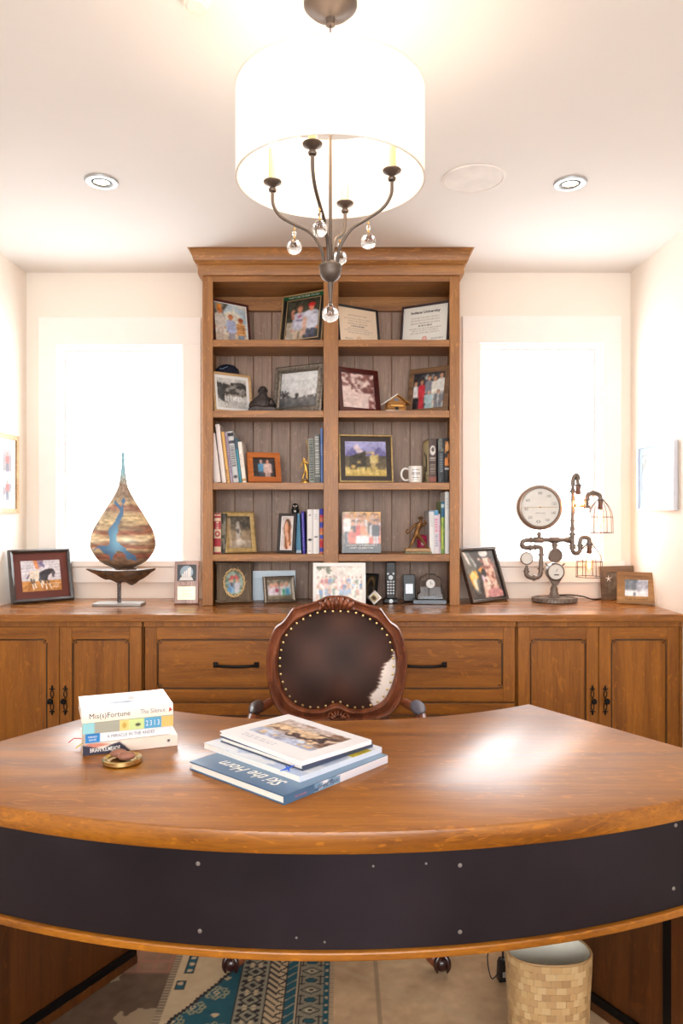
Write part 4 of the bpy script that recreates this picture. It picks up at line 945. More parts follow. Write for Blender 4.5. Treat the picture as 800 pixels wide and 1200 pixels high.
box('balcony', pbr('amber_window', (226, 170, 90), .4), t, -.03, .03, -.0345, -.0295, .024, .032); box('doorway', M_backing, t, -.008, .008, -.0305, -.0292, .007, .022)
box('window_pane', pbr('slate_pane', (120, 126, 140), .3), t, -.012, .010, -.0240, -.0218, .052, .064)
# penguin
t = thing('penguin_figure', 'small black-and-white penguin figure standing on top of the light blue binder', 'figurine', (X(345.8, 3.62), 3.62, SH[3]+.0200))
MB().lathe([(.014, .1712), (.019, .180), (.019, .192), (.015, .198), (.0165, .206), (.014, .216), (.006, .222), (0, .223)], 20).build('body', M_blackp, t)
MB().ball((0, -.009, .184), .012, 12, (1, .9, .95)).build('belly', M_white, t)
m = MB(); m.ball((-.006, -.0135, .209), .004, 8); m.ball((.006, -.0135, .209), .004, 8); m.build('eyes', M_white, t)
MB().lathe([(.0028, 0), (0, .008)], 8, M=along((0, -.014, .204), (0, -1, .0))).build('beak', pbr('beak_orange', (230, 150, 60), .5), t) if False else MB().lathe([(.0028, 0), (0, .008)], 8, M=along((0, -.015, .204), (0, -.03, .203))).build('beak', pbr('beak_orange', (230, 150, 60), .5), t)
# mug
t = thing('mug', 'white mug with lines of dark lettering, handle to the left, third shelf', 'mug', (X(486.4, 3.58), 3.58, SH[2]+.0006))
M_cer = pbr('white_ceramic', (240, 236, 232), .2, coat=.5, var=.01)
MB().lathe([(.030, 0), (.033, .002), (.034, .006), (.034, .080), (.0335, .082), (.031, .081), (.030, .012), (0, .010)], 36, closed=False).build('body', M_cer, t)
MB().tube(smoothpath([(-.033, 0, .068), (-.052, -.002, .070), (-.066, -.003, .055), (-.066, -.003, .030), (-.052, -.002, .014), (-.033, 0, .016)], 5), .0055, 8).build('handle', M_cer, t)
c = Canvas(40, 44, (240, 236, 232)); c.lines(.1, .9, [.08, .3, .42, .68], .07, (90, 80, 84), .85, 4); c.lines(.2, .8, [.55, .82], .05, (120, 110, 112), .7, 6)
def wrap(co):
    a = co[:, 0]/.0345; o = co.copy(); o[:, 0] = .0345*np.sin(a); o[:, 1] = -.0345*np.cos(a); return o
link('lettering', print_mesh('lettering', c.pixels(), .052, .06, wrap), painted_mat('glazed_print', .25, .4), t, loc=(0, 0, .010))
# bronze statue
t = thing('statue', 'bronze statue of a bending man shading his eyes on a wooden base', 'sculpture', (X(489, 3.55), 3.55, SH[3]+.0006))
M_agb = pbr('aged_gold_bronze', (126, 90, 52), .4, .75, var=.25, scale=60)
box('base', wood('pale_base_wood', (170, 130, 84), (204, 166, 116), 'x', .5, .1), t, -.060, .060, -.028, .028, .010, .026, .002)
box('plinth', pbr('mottled_green_stone', (120, 116, 86), .5, var=.4, scale=90), t, -.065, .065, -.032, .032, 0, .0098, .002)
V = [(-.006, 0, .096), (.002, -.004, .120), (.010, -.008, .140), (.014, -.012, .150), (.014, -.016, .162), (-.018, 0, .070), (-.026, -.002, .050), (-.036, 0, .030), (.016, 0, .072), (.034, 0, .050), (.044, 0, .030), (-.010, -.004, .138), (-.028, -.006, .122), (-.040, -.008, .104), (.024, -.006, .138), (.042, -.012, .144), (.030, -.022, .160), (-.044, -.012, .030), (.052, -.012, .030)]
E = [(0, 1), (1, 2), (2, 3), (3, 4), (0, 5), (5, 6), (6, 7), (0, 8), (8, 9), (9, 10), (2, 11), (11, 12), (12, 13), (2, 14), (14, 15), (15, 16), (7, 17), (10, 18)]
skin_fig('figure', V, E, [.0125, .0125, .0125, .006, .0105, .0095, .0075, .005, .0095, .0075, .005, .007, .0055, .0045, .007, .0055, .0045, .005, .005], M_agb, t)
MB().ball((.014, -.014, .170), .012, 12, (1.15, 1, .6)).build('hat', M_agb, t)
MB().tube(smoothpath([(-.040, -.008, .104), (-.05, -.006, .096), (-.054, -.002, .108), (-.044, .0, .118)], 4), .0035, 6).build('satchel', M_agb, t)
# red tin
t = thing('round_tin', 'raspberry-red rounded tin with a pale emblem behind the bronze statue', 'tin', (X(495, 3.67), 3.67, SH[3]+.0006))
M_rsp = pbr('raspberry_enamel', (186, 36, 84), .3, coat=.4)
MB().lathe([(.026, 0), (.028, .003), (.028, .062), (.026, .066)], 28).build('body', M_rsp, t)
MB().lathe([(.029, .0665), (.029, .074), (.020, .084), (0, .088)], 28).build('lid', M_rsp, t)
MB().lathe([(.010, 0), (.010, .001), (0, .0012)], 16, M=along((0, -.0278, .046), (0, -1, .046))).build('emblem', pbr('pale_emblem', (236, 206, 206), .5), t)
# phone
t = thing('cordless_phone', 'black cordless phone with silver keys upright on its charger', 'phone', (X(457.5, 3.60), 3.60, CT+.0006))
MB().box(-.036, .036, -.032, .04, 0, .022, .006).build('charger', M_blackp, t)
MB().prism([(-.022, .0226), (.022, .0226), (.0245, .10), (.0235, .2), (-.0235, .2), (-.0245, .10)], -.014, .016, 'y', .004).build('handset', M_blackp, t)
m = MB()
for r in range(5):
    for q in (-1, 0, 1): m.box(q*.013-.0045, q*.013+.0045, -.0165, -.0142, .044+r*.014, .052+r*.014, .001)
for q in (-1, 1): m.box(q*.013-.005, q*.013+.005, -.0165, -.0142, .138, .148, .001)
m.lathe([(.011, 0), (.011, .002), (0, .0025)], 20, M=along((0, -.0142, .124), (0, -1, .124))); m.build('keypad', M_nick, t)
box('screen', pbr('phone_screen', (52, 54, 58), .2), t, -.016, .016, -.0155, -.0142, .155, .185)
MB().lathe([(.010, 0), (.010, .003), (0, .004)], 16, M=along((0, -.0322, .012), (0, -1, .012))).build('indicator', M_nick, t)
# small device
t = thing('desk_gadget', 'small black desk device with a lit white screen between phone and clock', 'device', (X(479.5, 3.64), 3.64, CT+.0006), (-.12, 0, 0))
box('case', M_blackp, t, -.030, .030, 0, .016, .003, .134, .003)
box('screen', pbr('lcd_screen', (226, 228, 232), .3, emit=(226, 230, 236), estr=.35), t, -.018, .018, -.0015, -.0003, .040, .088)
box('foot', M_blackp, t, -.022, .022, .0165, .05, .006, .012)
tag(MB().tube(smoothpath([(X(464, 3.62), 3.60, CT+.004), (X(470, 3.6), 3.56, CT+.003), (X(476, 3.6), 3.575, CT+.003), (X(484, 3.6), 3.55, CT+.003), (X(489, 3.6), 3.62, CT+.003), (X(474, 3.7), 3.70, CT+.003)], 6), .0022, 6).build('cable', M_blackp), 'thin black cable tangled on the counter beside the cordless phone', 'cable')
# crystal clock
t = thing('crystal_clock', 'faceted crystal clock with a small round dial on a dark glass base', 'clock', (X(503.5, 3.57), 3.57, CT+.0006), (0, 0, math.radians(-4)))
M_cry = crystal_mat()
MB().box(-.082, .078, -.035, .035, 0, .022, .003).build('base', pbr('smoked_glass', (60, 72, 84), .1, coat=.5), t)
pts = [(-.062, .0225), (.064, .0225), (.064, .050), (.056, .056), (.058, .112), (.046, .130), (.034, .132), (.026, .144), (-.022, .144), (-.030, .134), (-.044, .130), (-.052, .114), (-.050, .056), (-.062, .048)]
MB().prism(pts, -.022, .022, 'y', .005).build('crystal_body', M_cry, t, smooth=False)
MB().lathe([(.021, 0), (.021, .003), (.018, .004), (0, .004)], 32, M=along((.002, -.0225, .098), (.002, -1, .098))).build('dial', M_white, t)
m = MB(); m.box(.001, .003, -.0275, -.0267, .097, .111); m.box(.002, .012, -.0275, -.0267, .097, .099); m.build('hands', M_ink, t)

# ================================================================ DESK TOP THINGS
def flat_book(label, c0, c1, c2, zb_, th, cols, top=None, spine_side='front', rot_fn=None, hard=True, name='book', pages=True):
    """lying book. c0->c1 is the front edge (local x), c1->c2 the right edge (local y). returns (thing, w, d)"""
    c0, c1, c2 = [Vector((*p, 0)) for p in (c0, c1, c2)]
    w = (c1-c0).length; d = (c2-c1).length; yaw = math.atan2(c1.y-c0.y, c1.x-c0.x)
    t = thing(name, label, 'book', (c0.x, c0.y, zb_), (0, 0, yaw))
    ct = .0022 if hard else .0006; e = .003 if hard else .0008
    m = MB(); m.box(0, w, 0, d, 0, ct); m.box(0, w, 0, d, th-ct, th)
    if spine_side == 'front': m.box(0, w, 0, .0022, ct, th-ct)
    else: m.box(w-.0022, w, 0, d, ct, th-ct)
    m.build('cover', pmat(cols), t)
    if spine_side == 'front': box('pages', M_paper, t, e, w-e, .0024, d-e, ct+.0001, th-ct-.0001)
    else: box('pages', M_paper, t, e, w-.0024, e, d-e, ct+.0001, th-ct-.0001)
    if top is not None:
        me = print_mesh('cover_print', top.pixels(), w-.001, d-.001); me.transform(Matrix.Rotation(-PI/2, 4, 'X'))
        link('cover_print', me, M_print, t, loc=(w/2, .0005, th+.0004))
    return t, w, d
def dp(px, py, drop=.58):
    z = F*drop/(py-600); return (X(px, z), z)
# left stack
b0 = dp(96.8, 886.4); b1 = dp(207, 874)
dirx = Vector((b1[0]-b0[0], b1[1]-b0[1])).normalized(); diry = Vector((-dirx.y, dirx.x))
def lb(u0, v0, w, d, a=0):
    dx = Matrix.Rotation(a, 2) @ dirx; dy = Matrix.Rotation(a, 2) @ diry
    p = Vector(b0)+dirx*u0+diry*v0; return p[:], (p+dx*w)[:], (p+dx*w+dy*d)[:]
zt = TT+.0006
specs = [
 ('bottom book of the left desk stack, dark and cream spine with a bold name', (0, 0, .222, .150), .027, (232, 214, 196)),
 ('second book from the bottom of the left desk stack, white with a blue spine end', (.006, .006, .200, .140), .022, (240, 240, 244)),
 ('third book up in the left desk stack, pastel patchwork spine in blue, green and orange', (.0, .002, .212, .145), .026, (196, 206, 190)),
 ('white novel with a dark printed title lying on top of the left desk stack', (-.002, .0, .214, .160), .027, (250, 246, 244)),
]
hts = []
for i, (lab, (u0, v0, w, d), th, col) in enumerate(specs):
    p = lb(u0, v0, w, d, (0, .03, -.012, .02)[i]); top = None
    if i == 3:
        top = Canvas(84, 64, (252, 250, 252)); top.ell(.5, .58, .22, .11, (150, 160, 182), .6); top.ell(.46, .60, .14, .06, (70, 80, 104), .8); top.blot((8, 8), .5, (44, 50, 70), 3, (.34, .5, .66, .68)); top.ell(.58, .4, .04, .1, (206, 90, 70), .7); top.grad(.93, 1, (250, 236, 224), (246, 222, 200))
    t, W_, D_ = flat_book(lab, *p, zt, th, col, top, 'front', hard=(i != 3 and i != 1))
    cw, ch = 110, max(10, int(th/.0022)); c = Canvas(cw, ch, col)
    if i == 0:
        c.grad(0, 1, (240, 220, 204), (232, 216, 204)); c.poly([(0, .1), (.1, .3), (.2, .55), (.3, .25), (.38, .1), (.44, .5), (.5, 1), (0, 1)], (44, 42, 62)); c.poly([(.0, .0), (.14, .0), (.3, .2), (.12, .4)], (206, 130, 110)); c.ell(.9, .45, .015, .12, (50, 50, 60))
    if i == 1: c.rect(0, 0, .17, 1, (40, 130, 200))
    if i == 2:
        for (a, b, cc) in ((0, .13, (150, 206, 214)), (.13, .4, (168, 166, 150)), (.4, .5, (236, 208, 130)), (.5, .67, (206, 222, 150)), (.67, .86, (88, 164, 206)), (.86, 1, (240, 190, 110))): c.rect(a, 0, b, 1, cc)
        c.ell(.45, .5, .025, .25, (206, 170, 80)); c.ell(.6, .55, .03, .12, (60, 60, 50))
    if i == 3: c.grad(0, 1, (252, 246, 240), (248, 226, 206))
    link('spine_print', print_mesh('spine_print', c.pixels(), W_*.998, th*.99), M_matte, t, loc=(W_/2, -.0005, .0002))
    fr = (PI/2, 0, 0); yy = -.0011
    if i == 3:
        text('Mis(s)Fortune', M_ink, t, (W_*.30, yy, th*.48), fr, W_*.44, th*.62); text('The Silence', pbr('grey_ink', (120, 116, 120), .6), t, (W_*.77, yy, th*.55), fr, W_*.28, th*.42)
        MB().prism([(W_*.95, th*.3), (W_*.99, th*.45), (W_*.96, th*.75)], -.0012, -.0006, 'y').build('publisher_mark', pbr('red_ink', (190, 60, 50), .5), t)
    if i == 1: text('A MIRACLE IN THE ANDES', pbr('grey_ink', (120, 116, 120), .6), t, (W_*.53, yy, th*.5), fr, W_*.56, th*.34); text('PARRADO', M_winkl, t, (W_*.085, yy, th*.62), fr, W_*.1, th*.2); text('RAUSE', M_winkl, t, (W_*.085, yy, th*.3), fr, W_*.08, th*.2)
    if i == 0: text('BRIAN KILMEADE', M_winkl, t, (W_*.23, yy, th*.42), fr, W_*.31, th*.36, bold=.01); text('AND DON YAEGER', pbr('rose_ink', (226, 130, 130), .5), t, (W_*.37, yy, th*.14), fr, W_*.14, th*.13)
    if i == 2: text('2 3 1 3', M_winkl, t, (W_*.765, yy, th*.5), fr, W_*.15, th*.5)
    if i == 0:
        MB().loft([[(.0-.014, .05, .004), (-.014, .062, .004), (-.014, .062, .0046), (-.014, .05, .0046)], [(.002, .05, .014), (.002, .062, .014), (.002, .062, .0146), (.002, .05, .0146)]]).build('bookmark', pbr('yellow_ribbon', (232, 206, 120), .6), t)
        MB().tube([(.001, .09, .016), (-.018, .085, .020), (-.03, .08, .012)], .0012, 5).build('bookmark', pbr('red_ribbon', (214, 60, 70), .6), t)
    zt += th+.0007
# dish with two stones
z = F*.58/293.5
t = thing('brass_dish', 'round brass dish on the desk in front of the left book stack', 'dish', (X(143, z), z, TT+.0005))
MB().lathe([(0, 0), (.040, 0), (.0445, .003), (.0445, .011), (.041, .0125), (.036, .0105), (.033, .007), (0, .006)], 48).build('dish', pbr('polished_brass', (206, 178, 120), .22, .95), t)
M_stone = pbr('brown_stone', (150, 100, 80), .4, var=.12, scale=60)
for (dx, dy, rz, lab) in ((-.011, .012, .1, 'smooth brown egg-shaped stone at the back of the brass dish'), (.013, -.008, .35, 'smooth brown egg-shaped stone at the front of the brass dish')):
    o = MB().ball((0, 0, 0), .012, 20, (1.7, 1.15, .8)).build('stone', M_stone, None, (X(143, z)+dx, z+dy, TT+.0175), (0, 0, rz)); tag(o, lab, 'stone', 'stones in the brass dish')
# right stack
def corners(a, b, c, drop): return dp(*a, drop), dp(*b, drop), dp(*c, drop)
top = Canvas(100, 110, (96, 132, 164)); top.grad(0, 1, (126, 156, 184), (78, 116, 152))
for (a_, b_) in ((.75, 1),): top.rect(a_, 0, b_, 1, (214, 222, 236), .0)
t, W_, D_ = flat_book('large blue hardcover with white script title at the bottom of the right stack', *corners((221.9, 901.9), (332.8, 944), (446, 892), .58), TT+.0006, .018, (74, 108, 142), top, 'right')
text('Ski the Horn', M_winkl, t, (W_*.52, .040, .0192), (0, 0, PI), W_*.66, .034, shear=.35, bold=.012)
c = Canvas(110, 10, (226, 226, 234)); c.grad(0, 1, (236, 234, 240), (216, 216, 228)); c.rect(0, 0, .3, 1, (74, 108, 142)); c.blot((3, 14), .5, (126, 160, 190), 4, (.26, 0, .5, 1)); c.line(.27, .7, .42, .35, .02, (60, 60, 90))
me = print_mesh('spine_print', c.pixels(), D_*.998, .0175); me.transform(Matrix.Rotation(PI/2, 4, 'Z')); link('spine_print', me, M_matte, t, loc=(W_+.0006, D_/2, .0002))
text('Ski the Horn', pbr('navy_ink', (40, 50, 90), .5), t, (W_+.0012, D_*.38, .009), (PI/2, 0, PI/2), D_*.2, .010, shear=.3); text('PHOTOGRAPHS', pbr('pink_ink', (226, 110, 140), .5), t, (W_+.0012, D_*.14, .0085), (PI/2, 0, PI/2), D_*.1, .004)
top = Canvas(100, 80, (206, 218, 240)); top.grad(0, 1, (226, 232, 244), (190, 206, 234)); top.blot((5, 5), .55, (236, 240, 248), 3); top.blot((6, 8), .6, (206, 190, 100), 8, (.86, .3, 1, .7))
c0, c1, c2 = corners((238.8, 876.9), (351.3, 917.5), (437.5, 879.4), .5612)
t, W_, D_ = flat_book('pale blue and white softcover book in the middle of the right stack', c0, c1, c2, TT+.0194, .0125, (222, 228, 240), top, 'right', hard=False)
MB().box(W_-.02, W_+.0008, D_*.62, D_*.86, .0126, .0134).build('yellow_label', pbr('yellow_print', (206, 186, 60), .5), t)
top = Canvas(60, 60, (60, 74, 100))
c0, c1, c2 = corners((258.4, 869.0), (354.4, 903.4), (431, 873.7), .547)
t, W_, D_ = flat_book('navy hardcover book just under the white picture book of the right stack', c0, c1, c2, TT+.0326, .0125, (62, 72, 96), top, 'right')
top = Canvas(110, 84, (246, 246, 250)); 
top.rect(.14, .14, .88, .74, (222, 206, 200)); top.grad(.14, .40, (200, 188, 190), (214, 190, 166), .14, .88); top.grad(.4, .74, (206, 182, 158), (170, 182, 216), .14, .88); top.blot((9, 9), .52, (150, 122, 106), 5, (.14, .14, .88, .62)); top.blot((10, 10), .53, (96, 78, 76), 6, (.40, .26, .88, .56)); top.blot((14, 12), .57, (60, 50, 56), 6, (.44, .3, .84, .54)); top.blot((8, 8), .56, (226, 196, 160), 9, (.14, .3, .88, .7)); top.blot((6, 8), .5, (196, 208, 236), 12, (.14, .56, .7, .74))
top.lines(.16, .6, [.82, .87], .02, (190, 190, 206), .8, 3)
hold = top.a.copy(); top.grainy((26, 34), 60, 5); mk = (top.X > .14)&(top.X < .88)&(top.Y > .14)&(top.Y < .74); hold[mk] = top.a[mk]; top.a = hold
c0, c1, c2 = corners((257.5, 861.6), (353, 898.0), (421, 868.5), .5345)
t, W_, D_ = flat_book('white picture book with a mountain print on top of the right stack', c0, c1, c2, TT+.0457, .010, (244, 244, 248), top, 'right')
# blue ribbon bow hanging over the corner
zz = F*.545/299; p = (X(337, zz), zz-.006, TT+.036)
p = (X(338, 1.585), 1.563, Zh(898, 1.575))
m = MB()
for a, l in ((.5, .016), (2.2, .008), (3.5, .017), (5.2, .008)): m.tube([p, (p[0]+l*math.cos(a), p[1]-.001, p[2]+l*math.sin(a)*.9)], [.0022, .0008], 6)
tag(m.build('ribbon_bow', pbr('cobalt_ribbon', (46, 96, 210), .5)), 'tiny cobalt blue ribbon bow at the near edge of the right book stack', 'ribbon')

# ================================================================ CHAIR
CX, CYc = -.0145, 2.60
t = chair = thing('armchair', 'carved mahogany armchair with brown leather oval back behind the desk', 'chair', (CX, CYc, 0))
S7 = 4.2105
def c7(x, y, z=CYc):   # zoomed pixel of the chair back -> local x, z
    return (X(300+x/S7, z)-CX, Zh(690+y/S7, z))
outer_h = [(397, 44), (350, 47), (300, 68), (255, 84), (200, 98), (176, 104), (158, 128), (128, 168), (92, 195), (70, 235), (52, 300), (45, 360), (50, 430), (66, 510), (92, 575), (132, 618), (190, 640), (260, 646), (330, 648), (397, 650)]
inner_h = [(397, 113), (352, 113), (300, 120), (262, 134), (230, 150), (200, 165), (172, 190), (148, 218), (128, 248), (116, 285), (108, 325), (104, 365), (106, 410), (116, 455), (134, 500), (162, 545), (205, 575), (262, 592), (330, 590), (397, 562)]
cx7 = 397
def closed_outline(h):
    pts = [c7(*p) for p in h]; mir = [c7(2*cx7-x, y) for (x, y) in h[1:-1]][::-1]
    return smoothpath([(p[0], p[1]) for p in pts+mir], 4, True)
OU, IN = closed_outline(outer_h), closed_outline(inner_h)
NB = len(OU); tiltb = 0.10
def by(z): return (z-.60)*.16      # the back leans away
rings = []
secs = [(0, .0), (.0, -.012), (.10, -.022), (.22, -.018), (.32, -.010), (.50, -.014), (.66, -.026), (.80, -.030), (.92, -.024), (1, -.012), (1, .006)]
for s_, y_ in secs:
    rings.append([(o[0]*(1-s_)+i[0]*s_, y_+by(o[1]*(1-s_)+i[1]*s_), o[1]*(1-s_)+i[1]*s_) for o, i in zip(OU, IN)])
rings.append([(i[0]*.5+o[0]*.5, .026+by(i[1]), i[1]*.5+o[1]*.5) for o, i in zip(OU, IN)])
rings.append(rings[0])
MB().loft(rings, True, False).build('back_frame', M_mahog, chair, ang=50)
# leather pad, domed, with the pale hide patch at lower right
cI = np.mean(np.array(IN), 0); NR = 34; verts = [(cI[0], -.030+by(cI[1]), cI[1])]; colr = []
IN_ = np.array(IN)
def pc(u, w):
    n_ = .5+.5*math.sin(u*23+w*11)*math.sin(w*17-u*7)
    px7 = (u+CX)*F/CYc+400; px7 = (px7-300)*S7; py7 = (600-(w-H)*F/CYc-690)*S7
    base = np.array([62, 38, 30.]); base = base+np.array([14, 10, 8.])*math.sin(px7*.021+2)*math.cos(py7*.019)+np.array([6, 5, 4])*(n_-.5)
    edge = [(300, 692), (345, 680), (375, 640), (400, 625), (430, 618), (465, 612), (495, 600), (512, 575), (535, 562), (570, 575), (600, 600)]
    if py7 > 305:
        lim = np.interp(py7, [e[0] for e in edge], [e[1] for e in edge])+4*math.sin(py7*.35)+3*math.sin(py7*.8)
        if px7 > lim: return (232, 220, 212)
        if px7 > lim-10: return (120, 92, 78)
    return base
colr.append(pc(cI[0], cI[1]))
bm = bmesh.new(); lay = None; allr = []
sub = np.array(smoothpath([tuple(p) for p in IN_], 3, True)); NI = len(sub)
pts = [(cI[0], cI[1], 0.0)]
for r in range(1, NR+1):
    f = r/NR
    for p in sub: q = cI+(p-cI)*f; pts.append((q[0], q[1], f))
me = bpy.data.meshes.new('upholstered_back')
vv = [(p[0], -.006-.030*(1-p[2]**2.5)+by(p[1]), p[1]) for p in pts]
ff = [(0, 1+(j+1) % NI, 1+j) for j in range(NI)]
for r in range(NR-1):
    a = 1+r*NI; b = a+NI
    ff += [(a+j, a+(j+1) % NI, b+(j+1) % NI, b+j) for j in range(NI)]
me.from_pydata(vv, [], ff); at = me.color_attributes.new('print', 'FLOAT_COLOR', 'POINT')
for i, p in enumerate(pts): at.data[i].color = (*[float(v) for v in lin(pc(p[0], p[1]))], 1)
for p in me.polygons: p.use_smooth = True
m_ = painted_mat('brown_leather', .55, .0); m_.node_tree.nodes['Principled BSDF'].inputs['Specular IOR Level'].default_value = .25
link('upholstered_back', me, m_, chair)
# thin outside-back cloth
MB().loft([[(i[0]*.98, .010+by(i[1]), cI[1]+(i[1]-cI[1])*.98) for i in IN], [(i[0]*.98, .016+by(i[1]), cI[1]+(i[1]-cI[1])*.98) for i in IN]]).build('outside_back', M_backing, chair)
me_n = MB().lathe([(.0046, 0), (.0040, .0025), (0, .0038)], 10).mesh('nail')
L_ = [0]; A_ = np.array(IN)
for i in range(NB): L_.append(L_[-1]+np.linalg.norm(A_[(i+1) % NB]-A_[i]))
for k in range(44):
    d_ = L_[-1]*(k+.5)/44; i = int(np.searchsorted(L_, d_))-1; f = (d_-L_[i])/(L_[i+1]-L_[i]); p = A_[i]*(1-f)+A_[(i+1) % NB]*f
    q = cI+(p-cI)*.965
    o = link('nail', me_n, M_nail, chair); o.matrix_local = along((q[0], -.0125+by(q[1]), q[1]), (q[0], -1, q[1]))
# crest: fan of flutes between two scrolls
m = MB()
for sx in (-1, 1):
    x0c, z0c = c7(397+sx*72, 92)
    sp = [(x0c-CX*0+sx*(-.0)+ (.017*(1-.82*k/22))*math.cos(-.6*sx+sx*k*.42+ (PI if sx > 0 else 0)), -.030+by(z0c)-.006*k/22, z0c+(.017*(1-.82*k/22))*math.sin(.9+k*.42)) for k in range(23)]
    m.tube(sp, [.0080-.0045*k/22 for k in range(23)], 8)
    m.ball((x0c, -.038+by(z0c), z0c), .0085, 10)
m.build('crest_scroll', M_mahog, chair)
m = MB()
for k in range(-3, 4):
    xa, za = c7(397+k*17, 108-abs(k)*2); xb_, zb_ = c7(397+k*24+ (k*abs(k))*1.2, 46+abs(k)**2*3.4)
    m.tube(smoothpath([(xa, -.024+by(za), za), ((xa+xb_)/2, -.041+by(za), (za+zb_)/2+.004), (xb_, -.024+by(zb_), zb_)], 4), [.004, .005, .0065, .008, .0092, .0095, .009, .0075, .004], 8)
m.build('crest_shell', M_mahog, chair)
m = MB()
for k in range(-3, 4):
    a = PI/2+k*.42; xc_, zc_ = c7(405, 632)
    m.tube(smoothpath([(xc_+.008*math.cos(a), -.026+by(zc_), zc_+.006*math.sin(a)), (xc_+.020*math.cos(a), -.038+by(zc_), zc_+.016*math.sin(a)), (xc_+.032*math.cos(a), -.022+by(zc_), zc_+.028*math.sin(a))], 3), [.002, .003, .005, .0055, .005, .004, .002], 7)
m.build('lower_shell', M_mahog, chair)
ring = [(c7(405, 632)[0]+.036*math.cos(a), -.022+by(.66), c7(405, 632)[1]-.002+.032*math.sin(a)) for a in np.linspace(.05, PI-.05, 15)]
MB().tube(ring, .0048, 7).build('lower_scroll', M_mahog, chair)
# seat, rails, arms, legs (local: +y away from the camera)
M_dl = pbr('dark_leather', (50, 32, 28), .4, coat=.1)
def seat_outline(f, n=40):
    return [(f*.29*math.copysign(abs(math.cos(a))**.7, math.cos(a)), -.235+f*.25*math.copysign(abs(math.sin(a))**.7, math.sin(a))) for a in [2*PI*i/n for i in range(n)]]
MB().prism(seat_outline(1.0), .36, .43, 'z', .008).build('seat_rail', M_mahog, chair)
MB().loft([[(x, y, z) for x, y in seat_outline(f)] for z, f in ((.431, .96), (.455, .985), (.475, .95), (.488, .82), (.492, .5), (.493, .05))]).build('seat', M_dl, chair)
for sx in (-1, 1):
    arm = MB().tube(smoothpath([(sx*.236, .002, .67), (sx*.250, -.05, .672), (sx*.268, -.14, .680), (sx*.272, -.22, .677), (sx*.270, -.27, .665), (sx*.262, -.285, .640), (sx*.262, -.262, .633)], 5), [.015]*12+[.017]*12+[.020]*6+[.012], 10).build('arm', M_mahog, chair)
    MB().ball((sx*.267, -.155, .693), .03, 14, (.85, 2.6, .55)).build('arm_pad', M_dl if sx < 0 else pbr('grey_blue_hide', (92, 92, 106), .6), arm)
    MB().tube(smoothpath([(sx*.27, -.20, .670), (sx*.285, -.16, .62), (sx*.265, -.17, .52), (sx*.262, -.21, .40)], 5), [.016]*16, 10).build('arm_post', M_mahog, chair)
    MB().tube([(sx*.165, .028, .62), (sx*.18, -.0, .50), (sx*.195, -.03, .40)], .019, 10).build('back_post', M_mahog, chair)
    # cabriole front legs with ball-and-claw feet
    leg = MB().tube(smoothpath([(sx*.245, -.395, .385), (sx*.285, -.430, .31), (sx*.285, -.442, .24), (sx*.262, -.440, .14), (sx*.268, -.450, .065), (sx*.296, -.460, .040)], 5), [.040, .041, .040, .038, .036, .034, .032, .030, .027, .025, .022, .020, .019, .018, .017, .017, .016, .016, .016, .017, .018, .019, .020, .021, .022, .022], 12).build('leg', M_mahog, chair)
    m = MB(); fx, fy = sx*.304, -.462
    m.ball((fx, fy, .036), .023, 14)
    for k in range(4):
        a = k*PI/2+PI/4
        m.tube(smoothpath([(fx+.008*math.cos(a), fy+.008*math.sin(a), .066), (fx+.023*math.cos(a), fy+.023*math.sin(a), .050), (fx+.026*math.cos(a), fy+.026*math.sin(a), .032), (fx+.020*math.cos(a), fy+.020*math.sin(a), .016)], 3), [.009, .009, .008, .008, .007, .007, .006, .005, .004, .003], 7)
    m.build('claw_foot', pbr('dark_claw', (52, 22, 18), .3, coat=.4), leg)
    MB().tube(smoothpath([(sx*.19, -.03, .38), (sx*.20, -.01, .2), (sx*.22, .05, .022)], 5), [.022-.0006*k for k in range(11)], 10).build('leg', M_mahog, chair)

# ================================================================ TEARDROP SCULPTURE
zv = 3.52
t = thing('teardrop_sculpture', 'tall striped teardrop vase with a blue lake inlay on a wood and steel stand', 'sculpture', (X(143, zv), zv, CT+.0006))
xo = X(143, zv)
box('base_plate', M_steel, t, X(111.5, zv)-xo, X(168, zv)-xo, -.05, .05, 0, .012, .0015)
rx = X(139.6, zv)-xo
m = MB(); zt0 = Zh(683, zv)-CT
m.tube([(rx, 0, .0122), (rx, 0, zt0+.01)], .0055, 10)
for k in range(3):
    m.tube([(rx+.0075*math.cos(k*2.1+j*.45), .0075*math.sin(k*2.1+j*.45), .013+j*(zt0-.012)/30) for j in range(31)], .003, 6)
m.build('twisted_rod', pbr('dull_steel', (120, 112, 112), .4, .8), t)
# boat-shaped burl bowl
rg = []
tipL, tipR = X(101, zv)-xo, X(182, zv)-xo; ztop = Zh(666.5, zv)-CT-.0006
for i in range(25):
    u = i/24; x = tipL+(tipR-tipL)*u
    dep = np.interp(u, [0, .3, .55, .7, .85, 1], [.003, .046, .060, .067, .036, .008])*(1+.08*math.sin(u*31)); wy = .002+.062*math.sin(PI*min(1, max(0, u)))**.7
    tp = ztop-np.interp(u, [0, .2, .5, .8, 1], [.0, .004, .006, .004, -.003])
    r = []
    for j in range(15):
        a = PI*j/14; r.append((x, wy*math.cos(a)*(1+.06*math.sin(u*23+j)), tp-dep*math.sin(a)**.8*(1+.07*math.sin(j*2.3+u*17))))
    for j in range(5):
        a = (j+1)/6; r.append((x, -wy*.86+2*wy*.86*a, tp-.006*math.sin(PI*a)))
    rg.append(r)
M_burl = pbr('burl_wood', (84, 56, 32), .6, var=.75, scale=40, bump=1.0)
MB().loft(rg, True, True).build('burl_bowl', M_burl, t, ang=60)
